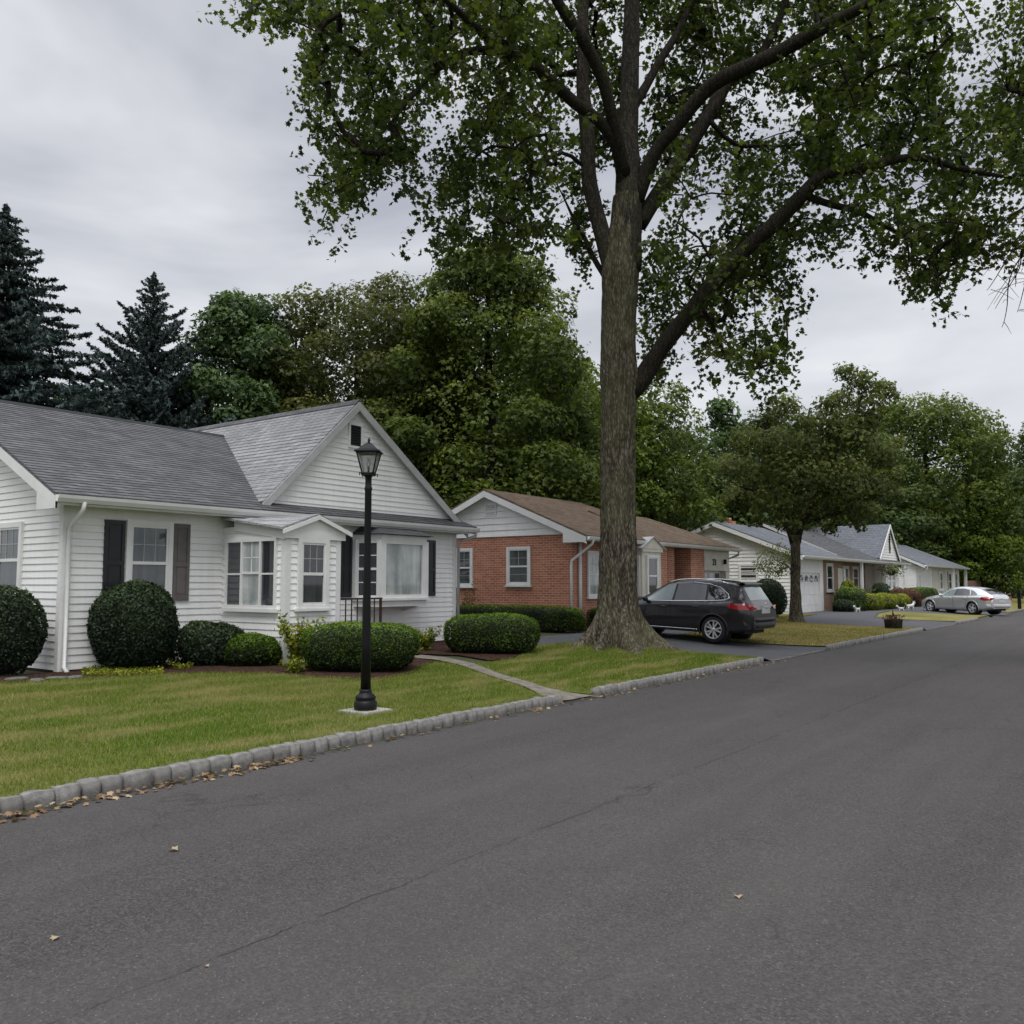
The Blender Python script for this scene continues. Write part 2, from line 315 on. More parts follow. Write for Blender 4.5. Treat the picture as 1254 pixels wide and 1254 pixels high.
M['lf_bright'] = leaf_mat('leaf_bright', (.05,.085,.012), (.17,.24,.035), (.30,.34,.06), .45)
M['lf_street'] = leaf_mat('leaf_street', (.035,.050,.014), (.13,.155,.042), (.24,.24,.07), .45)
M['lf_spruce'] = leaf_mat('needle_blue', (.020,.034,.034), (.075,.108,.105), (.12,.16,.155), .15)
M['lf_pine'] = leaf_mat('needle_green', (.022,.044,.016), (.085,.138,.045), (.13,.19,.06), .3)
M['lf_box'] = leaf_mat('leaf_clipped', (.008,.020,.003), (.100,.175,.012), (.24,.36,.04), .28, cs=2.5)
M['lf_holly'] = leaf_mat('leaf_holly', (.010,.021,.010), (.040,.065,.026), (.085,.12,.045), .15, cs=2.5)
M['lf_yel'] = leaf_mat('leaf_yellow', (.10,.12,.012), (.30,.33,.035), (.46,.45,.08), .45, cs=2.5)
M['lf_dry'] = leaf_mat('leaf_dry', (.17,.10,.055), (.34,.24,.14), (.55,.45,.30), .2)
M['lf_pale'] = leaf_mat('leaf_pale', (.06,.075,.03), (.16,.18,.07), (.27,.26,.12), .4, cs=1.5)
M['lf_red'] = leaf_mat('leaf_red', (.07,.03,.02), (.19,.09,.06), (.3,.15,.1), .3, cs=2)
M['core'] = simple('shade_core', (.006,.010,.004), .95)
# ------------------------------------------------------------------ leaves
T_MAPLE = np.array([(0,-.5,0),(.22,-.28,.03),(.50,-.12,-.04),(.26,.06,.02),(.34,.34,-.03),(.06,.22,.02),(0,.52,-.05),(-.08,.22,.02),(-.36,.30,-.03),(-.24,.04,.02),(-.48,-.16,-.04),(-.2,-.28,.03)], float)
T_OVAL = np.array([(0,-.5,0),(.26,-.1,.05),(.18,.25,.04),(0,.5,-.02),(-.2,.22,.04),(-.25,-.12,.05)], float)
T_CLUMP = np.array([(0,-.5,0),(.30,-.34,.08),(.24,-.05,0),(.52,.12,-.1),(.18,.24,.06),(.1,.52,-.1),(-.12,.30,.05),(-.44,.36,-.08),(-.28,.0,.06),(-.5,-.24,-.1),(-.16,-.22,.04)], float)
T_NEEDLE = np.array([(0,0,0),(.09,.45,.02),(0,1,-.05),(-.09,.45,.02)], float)
T_BLADE = np.array([(-.5,0,0),(.5,0,0),(.12,1,.25)], float)
def leaves(name, cen, size, tmpl, mat, parent=None, up=None, spread=1.0, tint=None, extra=None, normals=None, droop=0.0):
    """one mesh of N small leaf faces; cen (N,3) in world space, up = preferred face normal"""
    n = len(cen); k = len(tmpl); cen = np.asarray(cen, float)
    nr = rng.normal(size=(n,3))*spread
    if normals is not None: nr = nr + np.asarray(normals)
    elif up is not None: nr = nr + np.asarray(up)
    nr /= np.linalg.norm(nr, axis=1, keepdims=True)+1e-9
    a = rng.normal(size=(n,3)); a[:,2] -= droop
    if extra is not None: a = extra + rng.normal(size=(n,3))*.25
    a -= nr*np.sum(a*nr, axis=1, keepdims=True); a /= np.linalg.norm(a, axis=1, keepdims=True)+1e-9
    b = np.cross(a, nr)
    size = np.broadcast_to(np.asarray(size, float), (n,))
    vs = cen[:,None,:] + size[:,None,None]*(tmpl[None,:,0:1]*b[:,None,:]+tmpl[None,:,1:2]*a[:,None,:]+tmpl[None,:,2:3]*nr[:,None,:])
    if parent is not None: w = origin(parent); vs = vs - np.array(w)
    me = bpy.data.meshes.new(name); me.vertices.add(n*k); me.vertices.foreach_set('co', vs.reshape(-1).astype(np.float32))
    me.loops.add(n*k); me.loops.foreach_set('vertex_index', np.arange(n*k, dtype=np.int32))
    me.polygons.add(n); me.polygons.foreach_set('loop_start', np.arange(0, n*k, k, dtype=np.int32)); me.polygons.foreach_set('loop_total', np.full(n, k, np.int32))
    at = me.attributes.new('tint', 'FLOAT', 'POINT'); tv = rng.random(n) if tint is None else np.clip(np.asarray(tint)+rng.normal(size=n)*.13, 0, 1)
    at.data.foreach_set('value', np.repeat(tv, k).astype(np.float32))
    me.materials.append(mat); me.update(calc_edges=True); me.validate()
    o = bpy.data.objects.new(name, me); C.objects.link(o)
    if parent is not None: o.parent = parent
    return o
# ------------------------------------------------------------------ terrain
def sstep(a, b, x):
    t = min(1, max(0, (x-a)/(b-a))); return t*t*(3-2*t)
def lawn_w(X):
    w = 1.0
    for a, b in ((17.7, 21.7), (32.6, 38.6), (47.4, 53.4)):
        w = min(w, 1-sstep(a-.25, a+.25, X)*(1-sstep(b-.25, b+.25, X)))
    return w
def hgt(X, Y):
    if Y < -1.2: return .10+.2*sstep(-2, -8, -abs(Y)) if False else .10
    lawn = .105+.125*sstep(6.7, 12.0, Y) + .14*math.exp(-((X-16.5)**2+(Y-9.5)**2)/1.6)
    drv = .20*sstep(6.6, 11.5, Y)
    w = lawn_w(X); w = w+(1-w)*sstep(9.5, 12.5, Y)
    lawn -= .085*sstep(9.80, 9.95, X)*(1-sstep(10.80, 10.97, X))*(1-sstep(6.6, 7.6, Y))
    return drv+(lawn-drv)*w
def sheet(name, poly, mat, dz, step=.5, h=hgt, parent=None):
    """height-following sheet inside a 2D outline"""
    pts = []
    for i in range(len(poly)):
        a = Vector(poly[i][:2]); b = Vector(poly[(i+1) % len(poly)][:2]); k = max(1, int((b-a).length/step))
        pts += [a+(b-a)*j/k for j in range(k)]
    nb = len(pts); xs = [p.x for p in pts]; ys = [p.y for p in pts]
    def inside(x, y):
        c = False; j = nb-1
        for i in range(nb):
            if (ys[i] > y) != (ys[j] > y) and x < (xs[j]-xs[i])*(y-ys[i])/(ys[j]-ys[i])+xs[i]: c = not c
            j = i
        return c
    x = min(xs)+step/2
    while x < max(xs):
        y = min(ys)+step/2
        while y < max(ys):
            if inside(x, y): pts.append(Vector((x+random.uniform(-.1,.1)*step, y+random.uniform(-.1,.1)*step)))
            y += step
        x += step
    vo, eo, fo, *_ = delaunay_2d_cdt(pts, [(i, (i+1) % nb) for i in range(nb)], [], 1, 1e-4)
    me = bpy.data.meshes.new(name); me.from_pydata([(p.x, p.y, h(p.x, p.y)+dz) for p in vo], [], [tuple(f) for f in fo])
    me.polygons.foreach_set('use_smooth', [True]*len(me.polygons)); me.materials.append(mat); me.update()
    o = bpy.data.objects.new(name, me); C.objects.link(o); return o, inside
def structure(o): o['kind'] = 'structure'; return o

# ================================================================== GROUND
mb = MB()   # the base ground: one sheet with a 0.10 m drop under the road
xs = list(np.linspace(-60, -10, 6))+list(np.arange(-8, 9, 1.0))+list(np.arange(9, 60, .25))+list(np.linspace(61, 150, 12))+[300, 900]
ysl = [-900, -200, -60, -20, -8, -4, -1.5, -1.3, 6.45, 6.62]+list(np.arange(6.9, 14, .3))+[14, 18, 25, 40, 80, 200, 900]
xs = [-900, -300]+xs
rows = [[Vector((x, y, (hgt(x, y)-.010) if (y >= 6.6) else (-.04 if y > -1.4 else .08))) for y in ysl] for x in xs]
structure(mb.grid(rows).build('ground', M['ground']))
mb = MB(); xs2 = [-400, -100, -40, -10, 0, 10, 25, 50, 100, 200, 800]
mb.grid([[Vector((x, y, -.012*((y-2.6)/3.9)**2+.012)) for y in (-1.35, 0, 1.3, 2.6, 3.9, 5.2, 6.52)] for x in xs2]); structure(mb.build('road', M['road']))
walkL = [(9.90,6.50),(10.35,7.2),(11.1,8.5),(11.95,9.9),(12.25,10.7),(12.2,11.4)]; walkR = [(12.75,11.5),(12.70,10.8),(12.29,9.85),(11.45,8.6),(10.74,7.3),(10.80,6.50)]
lawn1 = [(-14,6.575),(9.90,6.575)]+[(a-.03,b) for a, b in walkL[1:4]]+[(12.05,10.45),(11.3,10.2),(10.4,9.65),(9.5,9.5),(9.0,10.3),(8.85,11.1),(8.15,11.9),(7.4,12.3),(6.6,12.75),(5.6,12.95),(3,13.2),(-14,13.4)]
lawn2 = [(10.85,6.575),(17.45,6.575),(17.6,7.4),(17.65,8.6),(17.75,9.9),(17.2,10.6),(15.95,11.0),(14.9,10.45),(13.6,9.9),(12.45,9.75)]+[(a+.03,b) for a, b in walkR[2:5]]
lawn3 = [(21.85,6.60),(32.35,6.60),(32.3,7.3),(31.6,8.6),(31.6,10.2),(34.2,11.6),(37.5,12.2),(40.3,12.5),(40.3,13.2),(38.5,18),(34.3,18),(33.6,12.2),(31,10.9),(25,10.9),(21.9,10.6),(21.7,8.6)]
lawn4 = [(38.9,6.60),(47.2,6.60),(47.0,10.9),(43.5,10.6),(39.6,9.8),(38.9,8.0)]
lawn5 = [(53.6,6.64),(120,6.64),(120,12.2),(88,12.2),(86,11.2),(54.5,10.8),(53.6,9)]
LW = []
for nm, pl, st, mt in (('lawn', lawn1, .4, 'lawn'), ('lawn', lawn2, .35, 'lawn'), ('lawn', lawn3, .5, 'lawn_far'), ('lawn', lawn4, .8, 'lawn_far'), ('lawn', lawn5, 2, 'lawn_far')):
    o, ins = sheet(nm, pl, M[mt], .012, st); structure(o); LW.append((pl, ins))
dr, _ = sheet('driveway', [(17.55,6.5),(21.78,6.5),(21.66,8.6),(21.86,10.65),(25,10.95),(31,10.95),(33.5,12.25),(33.5,13.85),(22.6,13.85),(22.0,13.1),(18.4,13.1),(16.0,12.6),(15.2,11.7),(15.9,11.05),(17.25,10.65),(17.82,9.9),(17.7,8.6),(17.66,7.4)], M['drive'], .004, .4); structure(dr)
dr, _ = sheet('driveway', [(32.45,6.5),(38.75,6.5),(38.85,8.0),(39.5,9.85),(43.5,10.7),(47.2,11.2),(47.2,12.4),(46.2,13.8),(41.2,13.8),(40.4,13.2),(40.4,12.45),(37.5,12.15),(34.3,11.55),(31.7,10.1),(31.7,8.6),(32.4,7.3)], M['drive'], .004, .5); structure(dr)
dr, _ = sheet('driveway', [(47.35,6.5),(53.5,6.5),(53.5,9),(54.3,10.9),(70,11.2),(78,11.2),(78,13.8),(66,13.8),(62,12.2),(47.3,12.2),(47.15,10.9)], M['drive'], .004, .8); structure(dr)
wk, _ = sheet('walkway', walkL+walkR, simple('walk_concrete', (.165,.148,.12), .9, .4, 7), .02, .3, h=hgt); structure(wk)
mb = MB()
ml, _ = sheet('mulch_bed', [(5,12.9),(6.6,12.7),(7.5,12.2),(8.15,11.85),(8.85,11.0),(9.0,10.2),(9.4,9.4),(10.4,9.55),(11.3,10.15),(12.1,10.5),(12.2,11.4),(11.7,12.6),(9.8,13.7),(5,13.8)], M['mulch'], .02, .35); structure(ml)
ml, _ = sheet('mulch_bed', [(12.95,11.5),(13.2,10.9),(12.9,9.95),(13.6,9.95),(14.9,10.5),(15.9,11.0),(15.1,11.7),(15.6,12.6),(17.8,13.8),(12.6,13.8)], M['mulch'], .02, .35); structure(ml)
# ------------------------------------------------------------------ kerbs
def stone_mesh(L):
    import bmesh
    bm = bmesh.new(); bmesh.ops.create_cube(bm, size=1)
    for v in bm.verts: v.co.x *= L; v.co.y *= .135; v.co.z *= .30
    bmesh.ops.subdivide_edges(bm, edges=bm.edges[:], cuts=3, use_grid_fill=True)
    sd = random.random()*100
    for v in bm.verts:
        q = Vector((v.co.x/L*2, v.co.y/.135*2, v.co.z/.3*2))
        m_ = max(abs(q.x)**6+abs(q.y)**6+abs(q.z)**6, 1e-6)**(1/6)
        lim = 1-.10*max(0, (abs(q.x) > .95)+(abs(q.y) > .95)+(abs(q.z) > .95)-1)
        v.co = Vector((v.co.x*(1-.03*(abs(q.y) > .9)-.02*(abs(q.z) > .9)), v.co.y*(1-.08*(abs(q.x) > .9)-.06*(q.z > .9)), v.co.z*(1-.035*(abs(q.x) > .9)-.03*(abs(q.y) > .9))))
        nn = mnoise.noise_vector(v.co*9+Vector((sd,0,0))); v.co += nn*.013
    for f in bm.faces: f.smooth = True
    bmesh.ops.bisect_plane(bm, geom=bm.verts[:]+bm.edges[:]+bm.faces[:], plane_co=(0,0,-.10), plane_no=(0,0,-1), clear_outer=True)
    me = bpy.data.meshes.new('kerb_stone'); bm.to_mesh(me); bm.free(); me.materials.append(M['granite']); return me
stones = [(L, stone_mesh(L)) for L in (.12,.14,.16,.18,.20,.22,.24,.17,.15,.21)]
def kerb(x0, x1, label, fall=True):
    root = thing('stone_kerb', label, 'kerb', ((x0+x1)/2, 6.57, 0), 0, 'granite kerbs along the road')
    x = x0; i = 0
    while x < x1:
        L, me = random.choice(stones)
        s = 1.0 if x1-x > .6 or not fall else .6
        o = bpy.data.objects.new('kerb_stone', me); C.objects.link(o); o.parent = root
        o.location = (x+L/2-(x0+x1)/2, random.uniform(-.012,.010), -.022+random.uniform(-.008,.008)); o.rotation_euler = (random.uniform(-.04,.04), random.uniform(-.02,.02), random.uniform(-.06,.06)+(PI if random.random() < .5 else 0))
        x += L+.011; i += 1
kerb(-.6, 9.9, 'rough grey granite block kerb along the front lawn with the black lamp post')
kerb(10.95, 17.5, 'granite block kerb below the big tree between the footpath and driveway')
kerb(21.9, 32.3, 'granite block kerb in front of the yellowed lawn with the dark planter')
kerb(38.9, 43.4, 'short piece of pale kerb in front of the lawn before the silver car')
kerb(48.2-1.2, 47.3+1.0, 'tiny piece of kerb beside the silver car driveway') if False else None
mb = MB()
def long_kerb(x0, x1, label):
    root = thing('stone_kerb', label, 'kerb', ((x0+x1)/2, 6.57, 0), 0, 'granite kerbs along the road'); m_ = MB(); x = x0
    while x < x1:
        L = random.uniform(.24, .34)*3; m_.box(x, x+L-.02, 6.505+random.uniform(0,.01), 6.63, -.1, .125+random.uniform(-.01,.01)); x += L
    m_.build('kerb_stones', M['granite'], root)
long_kerb(53.7, 100, 'farthest stretch of pale kerb beyond the silver car')
for a_, b_ in ((17.5, 21.9), (32.3, 38.9), (43.4, 53.7), (9.9, 10.95)):
    m_ = MB(); x = a_
    while x < b_-.05: L = min(.3, b_-x); m_.box(x, x+L-.015, 6.50, 6.625, -.05, .022+random.uniform(-.004,.004)); x += L
    o = m_.build('dropped_kerb', M['granite'], None); structure(o)
# ------------------------------------------------------------------ grass blades (uncountable)
def grass(poly_ins, n, x0, x1, y0, y1, h, label, thin, mat='blades'):
    poly, ins = poly_ins; pts = []
    while len(pts) < n:
        X = rng.uniform(x0, x1, 4000); Y = rng.uniform(y0, y1, 4000)
        for x, y in zip(X, Y):
            if ins(x, y): pts.append((x, y, hgt(x, y)+.008))
            if len(pts) >= n: break
    p = np.array(pts); k = len(p)
    nr = rng.normal(size=(k,3)); nr[:,2] *= .25; nr /= np.linalg.norm(nr, axis=1, keepdims=True)
    b = np.cross(nr, (0,0,1.0)); b /= np.linalg.norm(b, axis=1, keepdims=True)+1e-9
    hh = h*rng.uniform(.5, 1.25, k); ww = thin*rng.uniform(.7, 1.3, k); lean = rng.normal(size=(k,3))*.45; lean[:,2] = 1
    vs = np.empty((k,3,3)); vs[:,0] = p-b*ww[:,None]/2; vs[:,1] = p+b*ww[:,None]/2; vs[:,2] = p+lean*hh[:,None]
    me = bpy.data.meshes.new('grass'); me.vertices.add(k*3); me.vertices.foreach_set('co', vs.reshape(-1).astype(np.float32))
    me.loops.add(k*3); me.loops.foreach_set('vertex_index', np.arange(k*3, dtype=np.int32)); me.polygons.add(k)
    me.polygons.foreach_set('loop_start', np.arange(0, k*3, 3, dtype=np.int32)); me.polygons.foreach_set('loop_total', np.full(k, 3, np.int32))
    at = me.attributes.new('tint', 'FLOAT', 'POINT'); at.data.foreach_set('value', np.repeat(rng.random(k), 3).astype(np.float32))
    me.materials.append(M[mat]); me.update(calc_edges=True)
    o = bpy.data.objects.new('grass', me); C.objects.link(o); tag(o, label, 'grass', kind='stuff')
grass(LW[0], 190000, -1, 12, 6.59, 13.2, .045, 'short patchy green grass on the front lawn of the white house', .007)
grass(LW[1], 60000, 10, 18, 6.59, 11.1, .045, 'short green grass around the foot of the big tree', .009)
grass(LW[2], 40000, 21, 40.5, 6.6, 13, .038, 'dry yellowish grass on the lawn beyond the dark car', .014, 'blades_dry')

# ================================================================== BUILDING TOOLKIT
X_ = Vector((1,0,0)); Y_ = Vector((0,1,0)); Z_ = Vector((0,0,1))
def siding(mb, o, ax, n, z0, z1, span, exp=.112, lip=.019):
    """lapped boards: every course is a tilted board with its own lower lip"""
    o = Vector(o); ax = Vector(ax); n = Vector(n); k = max(1, round((z1-z0)/exp)); e = (z1-z0)/k
    for i in range(k):
        a = z0+i*e; b = a+e
        u0, u1 = span(a+1e-4); v0, v1 = span(b-1e-4)
        if u1-u0 < .01: continue
        if v1 < v0: v0 = v1 = (v0+v1)/2
        P = lambda u, z, d: o+ax*u+n*d+Z_*z
        mb.face([P(u0,a,lip), P(u1,a,lip), P(v1,b,.002), P(v0,b,.002)])
        mb.face([P(u0,a,0), P(u1,a,0), P(u1,a,lip), P(u0,a,lip)])
def rect(u0, u1): return lambda z: (u0, u1)
def slope(mb, a, b, c, d, th=.05, courses=0, lift=.009):
    """roof slab: a,b eave ends; c,d ridge ends (over b and a); shingle courses stepped along it"""
    a, b, c, d = map(Vector, (a,b,c,d)); nrm = (b-a).cross(d-a if (d-a).length > .01 else c-a).normalized()
    if nrm.z < 0: nrm = -nrm
    dn = -nrm*th
    mb.raw([a+dn,b+dn,c+dn,d+dn,a,b,c,d], [(3,2,1,0),(0,1,5,4),(1,2,6,5),(2,3,7,6),(3,0,4,7)])
    L = ((c+d)/2-(a+b)/2).length; k = courses or max(2, int(L/.125))
    for i in range(k):
        t0, t1 = i/k, (i+1)/k; e0 = a.lerp(d, t0); e1 = b.lerp(c, t0); f1 = b.lerp(c, t1); f0 = a.lerp(d, t1); up = nrm*lift
        mb.face([e0+up, e1+up, f1, f0]); mb.face([e0, e1, e1+up, e0+up])
def window(parent, o, ax, n, u0, u1, z0, z1, pane='pane', name='window', sill=True, grid=(3,2), sash=True, trim=.085, low_grid=False):
    """double hung window: frame part with sill, panes and muntins"""
    f = MB(); w = trim
    f.obox(o, ax, n, u0, u0+w, z0, z1, .005, .062); f.obox(o, ax, n, u1-w, u1, z0, z1, .005, .062)
    f.obox(o, ax, n, u0+w, u1-w, z1-w, z1, .005, .060); f.obox(o, ax, n, u0+w, u1-w, z0, z0+w*.6, .005, .060)
    a, b, c, d = u0+w, u1-w, z0+w*.6, z1-w; mid = (c+d)/2; s = .035
    f.obox(o, ax, n, a, a+s, c, d, .005, .048); f.obox(o, ax, n, b-s, b, c, d, .005, .048)
    f.obox(o, ax, n, a+s, b-s, d-s, d, .005, .047); f.obox(o, ax, n, a+s, b-s, c, c+s*1.3, .005, .046)
    if sash: f.obox(o, ax, n, a+s, b-s, mid-.025, mid+.025, .005, .051)
    fr = f.build(name, M['trim'], parent)
    g = MB(); g.obox(o, ax, n, a+s, b-s, c+s, d-s, .004, .027); g.build('pane', M[pane], fr)
    if grid:
        mu = MB(); A, B = a+s, b-s; z_lo = mid+.025 if sash else c+s; t = .0065
        for i in range(1, grid[0]): u = A+(B-A)*i/grid[0]; mu.obox(o, ax, n, u-t, u+t, z_lo, d-s, .0275, .034)
        for i in range(1, grid[1]): z = z_lo+(d-s-z_lo)*i/grid[1]; mu.obox(o, ax, n, A, B, z-t, z+t, .0277, .0342)
        if low_grid: z = (c+s+mid)/2; mu.obox(o, ax, n, A, B, z-t, z+t, .0277, .0342)
        mu.build('muntins', M['muntin'], fr)
    if sill:
        sl = MB(); sl.obox(o, ax, n, u0-.04, u1+.04, z0-.055, z0-.002, .003, .095); bevel(sl.build('sill', M['trim'], fr), .006)
    return fr
def shutter(parent, o, ax, n, u0, u1, z0, z1, mat='shutter', label=None):
    s = MB(); st = .055; t = .042
    s.obox(o, ax, n, u0, u0+st, z0, z1, .008, t); s.obox(o, ax, n, u1-st, u1, z0, z1, .008, t)
    m1 = z0+(z1-z0)*.47
    for a, b in ((z0, z0+.09), (m1-.035, m1+.035), (z1-.07, z1)): s.obox(o, ax, n, u0+st, u1-st, a, b, .009, t-.001)
    s.obox(o, ax, n, u0+st-.01, u1-st+.01, z0+.02, z1-.02, .008, .026)
    for a, b in ((z0+.09, m1-.035), (m1+.035, z1-.07)):
        s.obox(o, ax, n, u0+st+.03, u1-st-.03, a+.03, b-.03, .010, .033)
    r = s.build('shutter', M[mat], parent)
    if label: r['label'] = label
    return r
def rake(mb, p0, p1, n, h=.17, t=.035):
    """barge board below a sloping roof edge"""
    p0, p1, n = Vector(p0), Vector(p1), Vector(n)
    mb.raw([p0, p1, p1-Z_*h, p0-Z_*h, p0+n*t, p1+n*t, p1+n*t-Z_*h, p0+n*t-Z_*h], [(0,1,2,3),(7,6,5,4),(0,4,5,1),(1,5,6,2),(2,6,7,3),(3,7,4,0)])
def gutter(parent, x0, x1, y, z, mat='trim'):
    g = MB(); prof = [(0,0),(0,-.10),(-.07,-.11),(-.105,-.05),(-.115,.0),(-.10,.0),(-.09,-.045),(-.065,-.09),(-.015,-.085),(-.015,0)]
    g.raw([(x, y+a, z+b) for x in (x0, x1) for a, b in prof], [(i, (i+1) % 10, 10+(i+1) % 10, 10+i) for i in range(10)]+[tuple(range(10)), tuple(range(19, 9, -1))])
    return g.build('gutter', M[mat], parent)
def downspout(parent, pts, r=.036, mat='trim'):
    d = MB(); d.tube(pts, r, 8, smooth=True); return d.build('downspout', M[mat], parent)
def louvre(parent, o, ax, n, u0, u1, z0, z1, mat='trim', back='dark'):
    f = MB(); w = .05
    f.obox(o, ax, n, u0, u0+w, z0, z1, .004, .05); f.obox(o, ax, n, u1-w, u1, z0, z1, .004, .05); f.obox(o, ax, n, u0+w, u1-w, z1-w, z1, .004, .048); f.obox(o, ax, n, u0+w, u1-w, z0, z0+w, .004, .048)
    fr = f.build('gable_vent', M['trim'], parent); b = MB(); b.obox(o, ax, n, u0+w, u1-w, z0+w, z1-w, .004, .022); b.build('vent_backing', M[back], fr)
    s = MB(); z = z0+w+.01; ov = Vector(o); axv = Vector(ax); nv = Vector(n)
    while z < z1-w-.03:
        s.raw([ov+axv*u+nv*d+Z_*(z+dz) for u in (u0+w, u1-w) for d, dz in ((.023,.035),(.042,0),(.042,.008),(.023,.043))], [(0,1,5,4),(1,2,6,5),(2,3,7,6),(3,0,4,7),(0,3,2,1),(4,5,6,7)]); z += .055
    s.build('slats', M[mat], fr); return fr

# ================================================================== HOUSE 1 (white, two gables)
GZ = .18
h1 = thing('white_house', 'nearest white clapboard house with grey roof, big front gable and bay window', 'house', (11.7, 13.75, .2), 0)
XL, XR, YF, YB, EZ = 6.95, 16.45, 13.75, 21.65, 2.93
YR, ZR = 17.7, 5.08
mb = MB(); mb.box(XL+.04, XR-.04, YF+.04, YB, -.1, .27); mb.build('foundation', M['foundation'], h1)
mb = MB(); mb.box(XL+.02, XR-.02, YF+.02, YB, .27, EZ-.02); mb.prism([(XL+.02,YF+.3,EZ-.02),(XL+.02,YB-.3,EZ-.02),(XL+.02,YR,ZR-.12)], (.3,0,0))
fs = (0,YF,0); 
siding(mb, fs, X_, -Y_, .27, EZ-.05, rect(XL, XR), .112)
def sp_gab(z):
    if z < EZ: return (0, YB-YF)
    t = (z-EZ)/(ZR-.08-EZ); return ((YR-YF)*t, (YB-YF)-(YB-YR)*t)
siding(mb, (XL,YF,0), Y_, -X_, .27, EZ-.02, sp_gab, .112); siding(mb, (XL,YF,0), Y_, -X_, EZ-.02, ZR-.1, sp_gab, .112)
mb.build('siding_wall', M['siding'], h1)
# corner boards
mb = MB(); mb.box(XL-.022, XL+.09, YF-.024, YF-.001, .25, EZ-.04); mb.box(XL-.024, XL-.001, YF-.0238, YF+.09, .25, EZ-.04); mb.build('corner_board', M['trim'], h1); mb = MB(); mb.box(XR-.1, XR+.022, YF-.024, YF-.001, .25, EZ-.04); mb.build('corner_board', M['trim'], h1)
# main roof
ov = .34; k = (ZR-2.96)/(YR-13.36)
rf = MB(); slope(rf, (XL-ov,13.36,2.97),(13.2,13.36,2.97),(13.2,YR,ZR+.01),(XL-ov,YR,ZR+.01)); slope(rf, (XL-ov,22.04,2.97),(XR+.3,22.04,2.97),(13.2,YR,ZR+.01),(XL-ov,YR,ZR+.01))
rfo = rf.build('roof', M['roof_grey'], h1); rfo['label'] = 'dark grey shingle roof of the left wing'
rc = MB(); rc.prism([(XL-ov-.005,YR-.13,ZR-.045),(XL-ov-.005,YR,ZR+.03),(XL-ov-.005,YR+.13,ZR-.045),(XL-ov-.005,YR,ZR+.002)], (6.2,0,0)); rc.build('ridge_cap', M['dark'], rfo)
# skirt roof in front of gable
sk = MB(); slope(sk, (10.45,13.345,2.972),(XR+.34,13.345,2.972),(XR+.12,YF+.02,3.17),(10.45,YF+.02,3.17), courses=4)
sk.face([(XR+.34,13.345,2.97),(XR+.34,14.2,2.9),(XR+.12,YF+.02,3.17)]); sko = sk.build('porch_roof', M['roof_skirt'], h1)
# cross gable
PX, PZ, GF, GB = 13.06, 5.50, 13.60, 20.1
L0 = (10.62, 3.15); R0 = (16.72, 2.93)
cg = MB(); slope(cg, (L0[0],GB,L0[1]), (L0[0],GF,L0[1]), (PX,GF,PZ), (PX,GB,PZ)); slope(cg, (R0[0],GF,R0[1]), (R0[0],GB,R0[1]), (PX,GB,PZ), (PX,GF,PZ))
cgo = cg.build('gable_roof', M['roof_light'], h1); cgo['label'] = 'paler grey roof over the front gable'
rc = MB(); rc.prism([(PX-.12,GF-.01,PZ-.09),(PX,GF-.01,PZ+.03),(PX+.12,GF-.01,PZ-.075),(PX,GF-.01,PZ+.004)], (0,GB-GF,0)); rc.build('ridge_cap', M['roof_grey'], cgo)
def sp_tri(z):
    zz = min(max(z, 2.9), PZ-.05); return (L0[0]+(PX-L0[0])*(zz+.02-L0[1])/(PZ-L0[1]) if zz > L0[1] else L0[0], R0[0]-(R0[0]-PX)*(zz+.02-R0[1])/(PZ-R0[1]))
gw = MB(); siding(gw, (0,YF-.02,0), X_, -Y_, 3.10, PZ-.06, sp_tri, .112)
gw.prism([(L0[0]+.05,YF,3.0),(R0[0]-.2,YF,3.0),(PX,YF,PZ-.1)], (0,.15,0)); gw.build('gable_wall', M['siding'], h1); gw = MB(); gw.prism([(L0[0],GB-.05,3.0),(R0[0],GB-.05,3.0),(PX,GB-.05,PZ-.08)], (0,-.1,0)); gw.build('gable_wall', M['siding'], h1)
rk = MB(); rake(rk, (L0[0]-.02,GF+.005,L0[1]-.03), (PX,GF+.005,PZ-.03), -Y_, .19, .03); rake(rk, (PX,GF+.0,PZ-.03), (R0[0]+.02,GF+.0,R0[1]-.03), -Y_, .19, .03)
rk.prism([(L0[0],GF+.01,L0[1]-.06),(PX,GF+.01,PZ-.06),(PX,GF+.01,PZ-.1),(L0[0],GF+.01,L0[1]-.1)], (0,.16,0)); rk.prism([(R0[0],GF+.01,R0[1]-.06),(PX,GF+.01,PZ-.06),(PX,GF+.01,PZ-.1),(R0[0],GF+.01,R0[1]-.1)], (0,.16,0)); rk.build('barge_board', M['trim_grey'], h1)
rk = MB(); rake(rk, (XL-ov+.03,13.36,2.925), (XL-ov+.03,YR,ZR-.04), -X_, .19, .03); rake(rk, (XL-ov+.03,22.04,2.925), (XL-ov+.03,YR,ZR-.04), -X_, .19, .03)
rk.prism([(XL-ov+.032,13.36,2.74),(XL-ov+.032,13.36,2.92),(XL-ov+.032,13.95,3.2),(XL-ov+.032,13.95,2.74)], (-.03,0,0)); rk.build('barge_board', M['trim'], h1)
